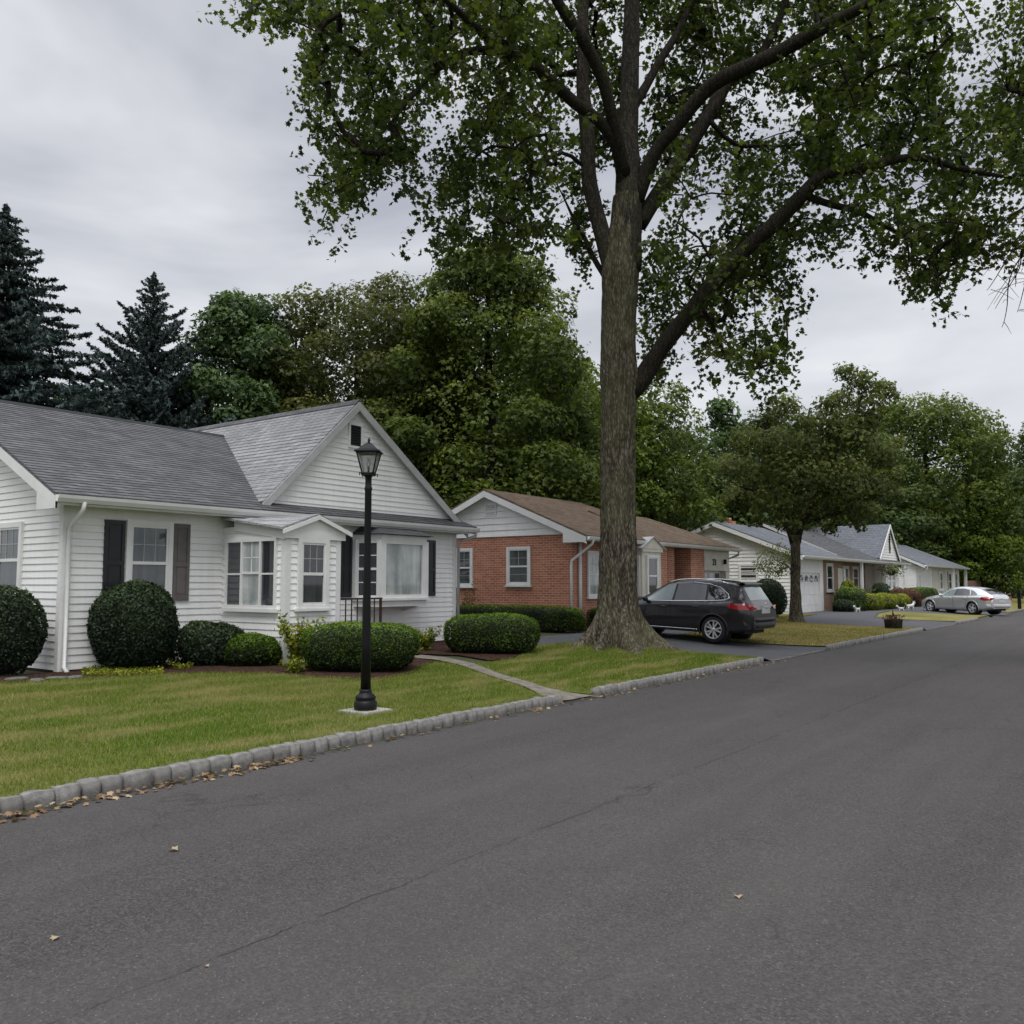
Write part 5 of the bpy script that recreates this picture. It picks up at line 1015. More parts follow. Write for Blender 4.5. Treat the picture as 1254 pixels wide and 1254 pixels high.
def spruce(name, label, x, y, h, R, mat, rows_=34, z0=1.0, size=.30, group=None, rise=0.0, power=.85):
    root = thing(name, label, 'tree', (x, y, .1), 0, group); mb = MB(); mb.tube([(x,y,-.1),(x,y,h*.5),(x,y,h)], [.30,.17,.015], 8); mb.build('trunk', M['bark_dark'], root); br = MB(); P = []; E = []; SZ = []
    for i in range(rows_):
        t = (i/(rows_-1))**.95; z = z0+(h-z0-.15)*t; L = R*(1-t)**power+.10; k = max(6, int(11-4*t)); a0 = i*1.1
        for j in range(k):
            a = a0+2*PI*j/k+random.uniform(-.25,.25); l = L*random.uniform(.6, 1.15); dx, dy = math.cos(a), math.sin(a); zz = z+random.uniform(-.12,.12); pts = []
            for s in range(8):
                u = s/7; pts.append(Vector((x+dx*l*u, y+dy*l*u, zz+l*((.10+rise)*u-(.62-rise*.4)*u*u+(.50-.1*rise)*u**3))))
            br.tube(pts, [.032*(1-.11*s)*(.4+.6*l/R) for s in range(8)], 3, cap=False)
            m_ = max(6, int(l*11))
            for s in range(m_):
                u = .08+.92*(s+random.random())/m_; q = min(6, int(u*7)); p = pts[q].lerp(pts[q+1], u*7-q); w = .17*l*(1-u)**.6
                for sd in (-1, 1, 0, 0, 0):
                    o_ = sd*random.uniform(.1, 1)*w; hang = 0 if sd else random.uniform(0, .16)*(1-.6*t)
                    P.append([p.x-dy*o_, p.y+dx*o_, p.z-abs(o_)*.2-hang]); E.append([dx*(.8 if sd or u > .8 else .3)-dy*sd*.6, dy*(.8 if sd or u > .8 else .3)+dx*sd*.6, -.2 if sd else (-1.0 if u < .8 else .3)]); SZ.append(size*random.uniform(.6,1.15)*(.6+.4*min(1, l/2)))
    br.build('branches', M['bark_dark'], root); leaves('needles', P, np.array(SZ), T_CLUMP*np.array([.42,1.0,1.2]), M[mat], root, extra=np.array(E), spread=1.0, up=(0,0,.6)); return root
def px_top(px, D, y_top):      # stand a tree on the ground below a view direction
    d = ray(px, 715); s = D/(_f[0]*d[0]+_f[1]*d[1]+_f[2]*d[2]); p = Vector((d[0]*s, d[1]*s, 0)); t = at_depth(px, y_top, D); return p.x, p.y, t.z
BG = 'trees standing behind the houses'
x, y, h = px_top(-14, 30, 232); spruce('spruce_tree', 'tall dark blue spruce cut off by the left edge of the photo', x, y, h, 7.6, 'lf_spruce', 46, group=BG, size=.34)
x, y, h = px_top(176, 34, 322); spruce('spruce_tree', 'dark bluish spruce with pointed top above the dark grey roof', x, y, h, 5.9, 'lf_spruce', 44, group=BG, size=.31, rise=.35, power=.92)
x, y, h = px_top(290, 36, 350); tree('pine_tree', 'blue-green pine with rounded top right of the pointed spruce', x, y, h, 3.3, 'col', 'lf_pine', 38000, .19, 2.0, 90, 1.05, .25, BG)
x, y, h = px_top(432, 38, 336); tree('maple_tree', 'broad olive-brown maple above the white house gable', x, y, h, 4.4, 'round', 'lf_olive', 64000, .18, 2.5, 100, 1.45, .35, BG)
x, y, h = px_top(598, 36, 300); tree('maple_tree', 'tall bright green maple behind the gap between white and brick houses', x, y, h, 5.2, 'col', 'lf_green', 80000, .18, 1.6, 100, 1.35, .4, BG)
x, y, h = px_top(500, 43, 395); tree('maple_tree', 'green maple filling in between the olive maple and tallest maple', x, y, h, 3.6, 'broad', 'lf_green', 18000, .22, 2.0, 50, 1.3, .3, BG)
x, y, h = px_top(716, 44, 436); tree('maple_tree', 'light green tree just left of the big trunk', x, y, h, 3.6, 'broad', 'lf_bright', 20000, .21, 2.0, 50, 1.2, .3, BG)
x, y, h = px_top(800, 46, 462); tree('maple_tree', 'full green tree just right of the big trunk', x, y, h, 3.6, 'round', 'lf_green', 22000, .21, 1.6, 55, 1.2, .3, BG)
x, y, h = px_top(890, 62, 486); tree('pine_tree', 'dark blue-green conifer in the dip of the treeline', x, y, h, 3.2, 'cone', 'lf_pine', 9000, .34, 2.0, 50, 1.2, .3, BG)
x, y, h = px_top(940, 60, 512); tree('oak_tree', 'dark oak behind the chimney of the white bungalow', x, y, h, 4.4, 'broad', 'lf_deep', 10000, .36, 1.5, 50, 1.5, .3, BG)
x, y, h = px_top(1140, 92, 494); tree('oak_tree', 'very broad dome-shaped oak above the far cottage', x, y, h, 9.6, 'round', 'lf_green', 50000, .36, 3.0, 130, 2.8, .6, BG)
x, y, h = px_top(1215, 112, 560); tree('oak_tree', 'dark oak right behind the far white cottage', x, y, h, 6.2, 'broad', 'lf_deep', 22000, .34, 1.5, 60, 1.9, .4, BG)
x, y, h = px_top(1203, 86, 600); tree('young_maple', 'bright green young maple above the silver car', x, y, h, 4.6, 'cone', 'lf_bright', 22000, .26, 1.2, 70, 1.3, .25, BG)
x, y, h = px_top(1318, 66, 440); tree('oak_tree', 'tall dark oak at the right edge of the photo', x, y, h, 3.6, 'col', 'lf_deep', 18000, .28, 3.0, 50, 1.5, .4, BG)
x, y, h = px_top(1262, 100, 600); tree('oak_tree', 'shaded tree at the right edge beside the black post', x, y, h, 4.4, 'broad', 'lf_deep', 9000, .40, .8, 40, 1.7, .3, BG)
filler = [(540,44,372),(650,46,400),(60,44,470),(140,42,470),(235,46,455),(350,46,420),(660,52,450),(560,50,470),(755,56,500),(850,58,520),(1000,75,520),(1060,85,530),(640,42,560),(420,45,500),(-60,42,440),(1110,105,560),(1290,100,560)]
words = ['dark green tree just left of the tallest bright maple','deep green tree right behind the tallest bright maple','low dark tree seen between the two spruces','dark undergrowth tree behind the pointed spruce','deep green tree between spruce and pine','deep green tree between pine and olive maple','dark tree behind the left rim of the big trunk','dark tree low behind the tallest maple','dark tree hidden mostly by the big trunk','deep green tree right of the full green tree','dark tree behind the roadside tree crown','dark tree between roadside tree and dome-shaped oak','dark low tree over the brick house ridge','dark low tree behind the white house gable','dark tree past the left edge spruce','distant dark tree behind the far cottage roof','distant dark tree beyond the right edge']
proto = None
for i, ((px, D, yt), wd) in enumerate(zip(filler, words)):
    x, y, h = px_top(px, D, yt)
    if proto is None: ph = h; proto = tree('oak_tree', wd, x, y, h, 4.2, 'broad', 'lf_deep', 24000, .26, .6, 60, 1.5, .3, BG); proto.rotation_euler = (0,0,0)
    else: s = h/ph; w = 1.05*max(s, .9) if D < 60 else 1.5; dup(proto, (x, y, .1), i*1.3, wd, (w, w, s))
# roadside tree in front of the bungalow
rt = thing('roadside_tree', 'medium street tree with open crown on the dry lawn beyond the dark car', 'tree', (31.9, 10.65, .2)); D2 = 32.1
def V(x, y, D=32.1): return at_depth(x, y, D)
mb = MB(); limb(mb, [V(976,766),V(975,750),V(974,720),V(974,690),V(974,655)], [.36,.23,.18,.175,.17], 16, .12, .02, .10)
mb.build('trunk', M['bark'], rt); mb = MB()
for pp, ww in (([(975,662),(982,640),(1000,610),(1022,560),(1045,520),(1055,480)],[.2,.17,.14,.11,.08,.03]),([(973,665),(965,640),(950,610),(935,560),(940,510)],[.18,.14,.11,.08,.03]),([(974,650),(978,600),(985,550),(992,500)],[.16,.12,.09,.03]),([(1000,610),(1040,590),(1080,575)],[.1,.07,.03]),([(952,612),(920,600),(895,590)],[.08,.06,.03]),([(982,640),(1030,628),(1065,622)],[.08,.06,.03]),([(1022,560),(1060,530),(1090,500)],[.07,.05,.02])):
    limb(mb, [V(a, b, D2+random.uniform(-.8,.8)*(i_ > 0)) for i_, (a, b) in enumerate(pp)], ww, 8, .2, .06)
mb.build('limbs', M['bark_dark'], rt); lb = []
for a, b, r in [(1050,472,19),(1080,476,15),(1065,500,19),(1028,490,17),(1035,458,13),(1096,484,10),(1030,515,20),(1055,520,18),(1010,500,14),(1015,525,24),(960,500,20),(940,520,24),(985,515,16),(915,545,22),(955,550,30),(1000,560,32),(1045,545,30),(1075,560,24),(1090,585,18),(900,575,20),(930,585,30),(975,590,34),(1025,595,34),(1065,600,26),(1095,610,12),(905,610,20),(945,618,24),(990,622,28),(1035,625,26),(1070,630,14),(1100,540,10),(925,640,8),(1020,645,9),(1050,648,7),(960,640,14)]:
    for q in range(2):
        p = V(a+random.uniform(-6,6), b+random.uniform(-5,5), D2+random.uniform(-2.6,2.6)*min(1, r/18)); rr = r/FPX*D2*.95; lb.append((p.x, p.y, p.z, rr, rr*.8))
crown_mesh(rt, lb, 22000, .135, M['lf_street'], jag=.7, fill=.5)
# ================================================================== LAMP POST
lx, ly = 7.37, 7.5; lz = hgt(lx, ly)
lp = thing('lamp_post', 'black lamp post with glass lantern on a square concrete pad', 'street lamp', (lx, ly, lz))
pd = MB(); pd.box(lx-.23, lx+.23, ly-.23, ly+.23, lz-.05, lz+.035); bevel(pd.build('concrete_pad', M['concrete'], lp), .008)
b = MB(); b.lathe([(.128,.035),(.132,.05),(.132,.12),(.118,.135),(.110,.15),(.118,.165),(.118,.18),(.105,.20),(.080,.215),(.070,.24),(.072,.255),(.062,.27)], (lx,ly,lz), 32); b.build('base', M['black'], lp)
b = MB(); b.lathe([(.060,.26),(.052,.8),(.046,1.3),(.041,1.8),(.040,2.58),(.046,2.60),(.046,2.62),(.038,2.64),(.038,2.74),(.052,2.76),(.036,2.80)], (lx,ly,lz), 28); b.build('pole', M['black'], lp)
z0 = lz+2.78; z1 = z0+.255; a0, a1 = .062, .122; b = MB(); rot = .6
def sq(r, z, k): a = rot+PI/4+k*PI/2; return Vector((lx+r*math.cos(a)*1.414, ly+r*math.sin(a)*1.414, z))
b.raw([sq(a0+.01, z0-.015, k) for k in range(4)]+[sq(a0+.012, z0+.012, k) for k in range(4)], [(3,2,1,0),(4,5,6,7)]+[(k,(k+1)%4,4+(k+1)%4,4+k) for k in range(4)])
for k in range(4):
    b.tube([sq(a0, z0, k), sq(a1, z1, k)], .0085, 6); b.tube([sq(a1+.004, z1, k), sq(a1+.004, z1, (k+1)%4)], .0085, 6); b.tube([sq(a0, z0+.01, k), sq(a0, z0+.01, (k+1)%4)], .009, 6)
    e = sq(a0+.004, z0-.0, k); b.tube([e, e+(e-Vector((lx,ly,e.z))).normalized()*.035+Z_*.015, e+(e-Vector((lx,ly,e.z))).normalized()*.03-Z_*.02], .007, 5)
rings = [(a1+.028, z1+.006), (a1+.026, z1+.018), (a1-.02, z1+.045), (.075, z1+.075), (.05, z1+.10), (.028, z1+.115), (.012, z1+.125)]
b.raw([sq(r, z, k) for r, z in rings for k in range(4)], [(i*4+k, i*4+(k+1)%4, (i+1)*4+(k+1)%4, (i+1)*4+k) for i in range(len(rings)-1) for k in range(4)]+[(3,2,1,0)])
lf_ = b.build('lantern_frame', M['black'], lp)
b = MB(); b.lathe([(.012,z1+.12),(.017,z1+.13),(.010,z1+.138),(.017,z1+.148),(.018,z1+.155),(.010,z1+.168),(.003,z1+.188)], (lx,ly,0), 14); b.build('finial', M['black'], lf_)
b = MB()
for k in range(4): b.face([sq(a0, z0+.012, k), sq(a0, z0+.012, (k+1)%4), sq(a1-.003, z1-.004, (k+1)%4), sq(a1-.003, z1-.004, k)])
b.build('glass', M['lantern'], lf_)
b = MB(); b.lathe([(.012,z0+.0),(.014,z0+.09),(.018,z0+.10)], (lx,ly,0), 12); b.build('bulb_holder', M['black'], lf_); b = MB(); b.lathe([(.014,z0+.09),(.026,z0+.11),(.031,z0+.14),(.024,z0+.17),(.008,z0+.19)], (lx,ly,0), 16); b.build('bulb', M['white'], lf_)
# ================================================================== CARS
def cr(xs, ys, x):
    return np.interp(x, xs, ys)
def smooth1(a, k=2):
    for _ in range(k): b_ = a.copy(); b_[1:-1] = (a[:-2]+2*a[1:-1]+a[2:])/4; a = b_
    return a
def car(name, label, spec, paint_, loc, rz, tilt=0, sw=(.35,)):
    root = thing(name, label, 'car', loc, rz); root.rotation_euler = (0, tilt, rz)
    L = spec['L']; X = np.arange(0, L+.001, .025); n = len(X); X[-1] = L
    g = {k: smooth1(cr([p[0] for p in v], [p[1] for p in v], X), spec.get('sm', 3)) for k, v in spec['curves'].items()}
    def section(i):
        zb, zk, zr, w, wk, wr_ = (float(g[k][i]) for k in ('bot','belt','roof','w','wbelt','wroof'))
        zk = min(zk, zr-.012); zs = max(zk+.002, zr-.075*min(1, (zr-zk)/.25))
        pts = [(0, zb), (w*.84, zb), (w*.955, zb+.05), (w*.99, zb+.16), (w, zb+.16+.45*(zk-zb-.16)), (w*.992, zk-.10), (wk+.006, zk-.015), (wk, zk+.004), (wr_+.035*(wk-wr_), zs), (wr_*.93, zs+.6*(zr-zs)), (wr_*.6, zr-.012), (0, zr)]
        return pts
    SP = [section(i) for i in range(n)]
    sub = [1,2,2,4,4,3,2,5,3,3,5]
    def ring(i):
        out = []
        for a in range(11):
            for s in range(sub[a]):
                t = s/sub[a]; p, q = SP[i][a], SP[i][a+1]; out.append((p[0]+(q[0]-p[0])*t, p[1]+(q[1]-p[1])*t))
        out.append(SP[i][-1]); return out
    def side_y(x, z):
        f = min(max(x, 0), L)/.025; i = min(int(f), n-2); t = f-i; r = 0
        for j, wt in ((i, 1-t), (i+1, t)):
            P = SP[j]; y = P[4][0]
            for a in range(2, 9):
                if P[a][1] <= z <= P[a+1][1]: y = P[a][0]+(P[a+1][0]-P[a][0])*(z-P[a][1])/max(1e-6, P[a+1][1]-P[a][1]); break
            else: y = P[9][0] if z > P[9][1] else P[2][0]
            r += y*wt
        return r
    def top_z(x, y):
        f = min(max(x, 0), L)/.025; i = min(int(f), n-2); t = f-i; r = 0; y = abs(y)
        for j, wt in ((i, 1-t), (i+1, t)):
            P = SP[j]; z = P[11][1]
            for a in (10, 9, 8, 7):
                if P[a+1][0] <= y <= P[a][0]: z = P[a][1]+(P[a+1][1]-P[a][1])*(y-P[a][0])/min(-1e-6, P[a+1][0]-P[a][0]); break
            else:
                if y > P[7][0]: z = P[7][1]
            r += z*wt
        return r
    R = spec['wr']; WX = spec['wheels']; arch = R+.045
    rings = [ring(i) for i in range(n)]; m_ = len(rings[0]); vs = []; fs = []; flat = []
    for sgn in (1, -1):
        b0 = len(vs)
        for i in range(n): vs += [(X[i], sgn*y, z) for y, z in rings[i]]
        for i in range(n-1):
            for k in range(m_-1):
                q = [b0+i*m_+k, b0+i*m_+k+1, b0+(i+1)*m_+k+1, b0+(i+1)*m_+k]; c = np.mean([vs[a] for a in q], axis=0)
                if abs(c[1]) > .55 and any((c[0]-wx)**2+(c[2]-R)**2 < arch**2 for wx in WX): continue
                if c[2] < .5 and abs(c[1]) > .45 and any(abs(c[0]-wx) < arch*.96 for wx in WX) and c[2] < R: continue
                fs.append(q if sgn < 0 else q[::-1])
        for e, rev in ((0, 1), (n-1, 0)):
            idx = [b0+e*m_+k for k in range(m_)]; vs.append((X[e], 0, rings[e][0][1])); fs.append(tuple(idx)); flat.append(len(fs)-1)
    body = MB().raw(vs, fs, True).build('body', paint_, root, True)
    for q_ in flat: body.data.polygons[q_].use_smooth = False
    def patch(poly, off, name, mat, parent=body, step=.05, sides=(1,-1), surf='side'):
        mb_ = MB()
        pts = []
        for a in range(len(poly)):
            p, q = Vector(poly[a]), Vector(poly[(a+1) % len(poly)]); k = max(1, int((q-p).length/step)); pts += [p+(q-p)*j/k for j in range(k)]
        nb_ = len(pts); xs_ = [p.x for p in pts]; ys_ = [p.y for p in pts]; x_ = min(xs_)+step
        pl = [(p.x, p.y) for p in pts]
        while x_ < max(xs_):
            y_ = min(ys_)+step
            while y_ < max(ys_):
                if inpoly(x_, y_, pl): pts.append(Vector((x_, y_)))
                y_ += step
            x_ += step
        vo_, eo_, fo_, *_ = delaunay_2d_cdt(pts, [(j, (j+1) % nb_) for j in range(nb_)], [], 1, 1e-5)
        objs = []
        for s in sides:
            if surf == 'side': V_ = [(p.x, s*(side_y(p.x, p.y)+off), p.y) for p in vo_]
            elif surf == 'top': V_ = [(p.x, p.y, top_z(p.x, p.y)+off) for p in vo_]
            else: V_ = [(surf+off, p.x, p.y) for p in vo_]
            o_ = MB().raw(V_, [tuple(f) for f in fo_], True).build(name, mat, parent, True); objs.append(o_)
            if surf != 'side': break
        return objs
    def line(pts, r, name, mat, parent=body, off=.0, sides=(1,-1)):
        for s in sides:
            P = []
            for a in range(len(pts)-1):
                p, q = Vector(pts[a]), Vector(pts[a+1]); k = max(1, int((q-p).length/.05))
                for j in range(k): t = p+(q-p)*j/k; P.append((t.x, s*(side_y(t.x, t.y)+off), t.y))
            t = pts[-1]; P.append((t[0], s*(side_y(*t)+off), t[1])); MB().tube(P, r, 6).build(name, mat, parent, True)
    sp = spec
    # doors with seams, handles and windows
    for dpoly, hx in zip(sp['doors'], sp['handles']):
        for s in (1, -1):
            d, = patch(dpoly, .004, 'door', paint_, root, sides=(s,)); line(dpoly+[dpoly[0]], .0045, 'seam', M['dark'], d, .001, (s,))
            hd_ = MB(); y_ = side_y(hx[0], hx[1]); hd_.tube([(hx[0]-.1, s*(y_+.006), hx[1]), (hx[0]-.08, s*(y_+.04), hx[1]+.004), (hx[0]+.06, s*(y_+.042), hx[1]+.006), (hx[0]+.09, s*(y_+.006), hx[1])], [.012,.014,.014,.012], 8); hd_.build('handle', paint_, d, True)
    for wp, mt in sp['windows']: patch(wp, .006, 'side_window', M[mt], body)
    for pl_ in sp['pillars']: patch(pl_, .0075, 'pillar_trim', M['plastic'], body)
    line(sp['chrome'], .011, 'window_trim', M['chrome'], body, .004)
    if 'clad' in sp:
        for c_ in sp['clad']: patch(c_, .012, 'side_cladding', M['plastic'], root)
        for c_ in sp['sillchrome']: line(c_, .010, 'sill_trim', M['chrome'], root, .016)
    wsh = sp['windscreen']; patch([(wsh[0],-wsh[2]),(wsh[1],-wsh[3]),(wsh[1],wsh[3]),(wsh[0],wsh[2])], .006, 'windscreen', M['carglass'], root, surf='top')
    rw = sp['rearwin']; patch([(rw[0],-rw[2]),(rw[1],-rw[3]),(rw[1],rw[3]),(rw[0],rw[2])], .008, 'rear_window', M[sp.get('rearmat','carglass')], root, surf='top', step=.04)
    for t_ in sp['tails']: patch(t_, .010, 'tail_light', M['tail'], root, .03)
    for t_ in sp['heads']: patch(t_, .010, 'headlight', M[sp.get('headmat','lampglass')], root, .03)
    # rear end: bumper, plate, lights wrapping
    bp = MB(); 
    for (z0_, z1_, xo, w_, ) in sp['bumper']:
        rows_ = []
        for z, k in ((z0_, .0), (z0_+.03, .05), ((z0_+z1_)/2, .07), (z1_-.03, .05), (z1_, .0)):
            rows_.append([Vector((xo+k+.03-.26*(abs(u))**6, u*w_, z)) for u in np.linspace(-1, 1, 25)])
        bp.grid(rows_)
    bp.build('rear_bumper', M[sp.get('bumpmat','plastic')], root, True)
    bx_ = L
    tl = MB()
    for s in (1, -1): y0_, y1_, z0_, z1_ = sp['taillens']; tl.raw([(bx_-.0+.012, s*y0_, z0_+.02), (bx_-.05, s*y1_, z0_-.0), (bx_-.05, s*y1_, z1_), (bx_+.012-.03, s*y0_, z1_-.02)], [(0,1,2,3)])
    tl.build('tail_light', M['tail'], root, True)
    pt = MB(); z_ = sp['plate']; pt.box(bx_+.001, bx_+.02, -.26, .26, z_, z_+.13); pt.build('number_plate', M['trim_grey'], root, True)
    lo = MB(); lo.tube([(bx_+.01,-.07,z_+.23),(bx_+.022,-.03,z_+.27),(bx_+.022,.03,z_+.27),(bx_+.01,.07,z_+.23)], .010, 6); lo.build('emblem', M['chrome'], root, True)
    # mirror
    for s in (1, -1):
        mx, mz = sp['mirror']; y_ = side_y(mx, mz); mm = MB(); mm.raw([], []); rows_ = []
        for u, r in ((0,.03),(.03,.075),(.09,.085),(.16,.08),(.20,.04)):
            rows_.append([Vector((mx+.04+math.cos(a)*r*.75+.1*u, s*(y_+.03+u), mz+.02+math.sin(a)*r*.8)) for a in np.linspace(0, 2*PI, 13)[:-1]])
        mm.grid(rows_, closed=True); mm.tube([(mx, s*(y_-.01), mz-.02), (mx+.03, s*(y_+.08), mz-.01)], .022, 6); mm.build('mirror', M['plastic'] if name == 'parked_suv' else paint_, root, True)
    if 'rails' in sp:
        for s in (1, -1):
            P = [(x, s*sp['rails'][2], top_z(x, sp['rails'][2])+(.045 if 0 < j < 8 else .0)) for j, x in enumerate(np.linspace(sp['rails'][0], sp['rails'][1], 9))]; r_ = MB(); r_.tube(P, .014, 8); r_.build('roof_rail', M['chrome'], root, True)
        sp_ = MB(); a_ = sp['spoiler']; rows_ = [[Vector((a_[0], u*.56, top_z(a_[0], .4)+.012)) for u in np.linspace(-1,1,13)], [Vector((a_[0]+.12, u*.57, top_z(a_[0], .2)+.02)) for u in np.linspace(-1,1,13)], [Vector((a_[0]+.26, u*.55, top_z(a_[0], .2)-.012)) for u in np.linspace(-1,1,13)], [Vector((a_[0]+.24, u*.55, top_z(a_[0], .2)-.04)) for u in np.linspace(-1,1,13)], [Vector((a_[0]+.02, u*.55, top_z(a_[0], .2)-.06)) for u in np.linspace(-1,1,13)]]; sp_.grid(rows_); sp_.build('spoiler', paint_, root, True)
    # under body and wheel wells
    ub = MB(); ub.box(.25, L-.3, -.62, .62, sp['curves']['bot'][2][1]+.02, .62); 
    for wx in WX: 
        for s in (1, -1): ub.lathe([(arch-.015, -.16), (arch-.015, .16)], (wx, s*.68, R), 24, 'y')
    ub.build('underbody', M['dark'], root, True)
    for wx in WX:
        for s in (1, -1):
            al = MB(); P = []
            for a in np.linspace(-.12*PI, 1.12*PI, 25):
                x_ = wx+(arch+.012)*math.cos(a); z_ = max(R+(arch+.012)*math.sin(a), .2); P.append((x_, s*(side_y(x_, z_)+.002), z_))
            al.tube(P, .026 if 'clad' in sp else .013, 6); al.build('wheel_arch', M['plastic'] if 'clad' in sp else paint_, root, True)
            wm = thing('wheel', '', ''); del wm['label']; del wm['category']; wm.parent = root; wm.location = (wx, s*(sp['track']), R); tw_ = .115
            ty = MB(); ty.lathe([(R*.70,-tw_),(R*.90,-tw_),(R*.98,-tw_*.8),(R,-tw_*.4),(R,tw_*.4),(R*.98,tw_*.8),(R*.90,tw_),(R*.70,tw_)], (0,0,0), 40, 'y', cap=False); t_ = ty.build('tyre', M['rubber'], wm, True)
            rm = MB(); o_ = s*tw_
            rr = R*.70; rm.lathe([(rr,-tw_*.9*s),(rr,o_*.98),(rr*.94,o_*1.02),(rr*.90,o_*.9),(rr*.88,o_*.3)] if s > 0 else [(rr*.88,o_*.3),(rr*.90,o_*.9),(rr*.94,o_*1.02),(rr,o_*.98),(rr,-tw_*.9*s)], (0,0,0), 40, 'y', cap=False)
            for k in range(sp['spokes']):
                a = 2*PI*k/sp['spokes']; sw_ = sp['spw']
                for da in ((-sp['split'], sp['split']) if sp['split'] else (0,)):
                    c0 = Vector((math.cos(a), 0, math.sin(a)))*rr*.15; c1 = Vector((math.cos(a+da), 0, math.sin(a+da)))*rr*.93; t = (c1-c0).normalized().cross(Y_)
                    V_ = []
                    for c_, w_, d_ in ((c0, sw_*1.1, o_*.92), (c1, sw_, o_*.98)): V_ += [c_+t*w_+Y_*d_, c_-t*w_+Y_*d_, c_-t*w_*.8+Y_*(d_-s*.03), c_+t*w_*.8+Y_*(d_-s*.03)]
                    rm.raw(V_, [(0,1,5,4),(1,2,6,5),(2,3,7,6),(3,0,4,7)])
            rm.lathe([(rr*.2, o_*.7), (rr*.2, o_*.98), (rr*.12, o_*1.03)] if s > 0 else [(rr*.12, o_*1.03), (rr*.2, o_*.98), (rr*.2, o_*.7)], (0,0,0), 16, 'y'); rm.build('rim', M['alloy'], wm, True)
            dk = MB(); dk.lathe([(rr*.97, o_*.25), (rr*.97, o_*.2)], (0,0,0), 24, 'y'); dk.build('brake_disc', M['dark'], wm, True)
    return root
suv_spec = dict(L=4.68, wr=.355, wheels=(.92, 3.62), track=.80, spokes=5, split=.26, spw=.021, sm=3,
 curves=dict(bot=[(0,.34),(.3,.27),(1.4,.25),(3.2,.25),(4.2,.30),(4.68,.42)],
  belt=[(0,.62),(.15,.74),(.5,.86),(1.2,.98),(1.6,1.02),(3.0,1.075),(3.7,1.12),(4.2,1.17),(4.45,1.12),(4.6,1.0),(4.68,.88)],
  roof=[(0,.68),(.12,.84),(.4,.98),(.9,1.06),(1.25,1.11),(1.42,1.17),(1.75,1.37),(2.1,1.55),(2.4,1.63),(2.9,1.68),(3.4,1.675),(3.9,1.64),(4.18,1.60),(4.28,1.56),(4.56,1.10),(4.63,1.03),(4.68,.93)],
  w=[(0,.55),(.1,.74),(.3,.85),(.6,.90),(1.0,.925),(2.3,.91),(3.6,.935),(4.1,.92),(4.45,.86),(4.6,.80),(4.68,.72)],
  wbelt=[(0,.50),(.1,.68),(.4,.80),(1.0,.84),(1.6,.86),(3.4,.865),(4.1,.84),(4.45,.80),(4.68,.68)],
  wroof=[(0,.42),(.3,.60),(1.0,.68),(1.4,.72),(1.8,.68),(2.2,.64),(3.0,.63),(3.8,.61),(4.25,.60),(4.5,.66),(4.68,.60)]),
 doors=[[(1.28,.38),(1.28,.9),(1.34,1.015),(2.30,1.045),(2.34,.95),(2.34,.38)],[(2.36,.38),(2.36,.95),(2.33,1.05),(3.28,1.085),(3.34,1.0),(3.30,.80),(3.10,.55),(3.06,.38)]], handles=[(2.14,.90),(3.12,.94)],
 windows=[([(1.50,1.06),(1.86,1.30),(2.12,1.46),(2.40,1.52),(2.36,1.08)],'carglass_light'),([(2.42,1.08),(2.46,1.53),(2.95,1.555),(3.32,1.53),(3.36,1.12)],'carglass'),([(3.42,1.13),(3.40,1.52),(3.68,1.46),(3.92,1.33),(3.98,1.22),(3.92,1.17)],'carglass')],
 pillars=[[(2.365,1.08),(2.405,1.53),(2.455,1.535),(2.415,1.08)],[(3.36,1.12),(3.325,1.53),(3.395,1.53),(3.42,1.13)]], chrome=[(1.46,1.035),(2.4,1.06),(3.4,1.105),(3.92,1.145),(4.03,1.20),(3.98,1.30),(3.72,1.475),(3.4,1.555),(2.9,1.59)],
 clad=[[(1.30,.28),(1.30,.37),(3.22,.37),(3.22,.28)],[(3.98,.34),(4.02,.46),(4.62,.50),(4.62,.42)],[(.05,.36),(.1,.50),(.5,.46),(.5,.30)]], sillchrome=[[(1.36,.33),(3.16,.335)]],
 windscreen=(1.36,2.12,.66,.60), rearwin=(4.27,4.52,.52,.60), rearmat='carglass_light', tails=[[(3.98,1.00),(4.08,1.06),(4.45,1.08),(4.62,1.02),(4.62,.92),(4.35,.90),(4.15,.93)]], heads=[[(.16,.70),(.30,.82),(.62,.90),(.72,.88),(.5,.76),(.25,.66)]],  # rear window: pale glass colour stands in for a bright reflection
 bumper=[(.42,.62,4.64,.86),(.60,.72,4.66,.84)], bumpmat='plastic', taillens=(.52,.80,.92,1.04), plate=.82, mirror=(1.52,1.06), rails=(2.0,3.9,.60), spoiler=(4.10,))
a_ = math.atan((hgt(21.7,11.7)-hgt(21.7,9.0))/2.7)
car('parked_suv', 'charcoal grey SUV parked nose-in on the driveway beside the big tree', suv_spec, M['suv'], (21.80, 12.38, hgt(21.7,11.7)+.03), -PI/2-.05, .035).scale = (.94,.94,.935)
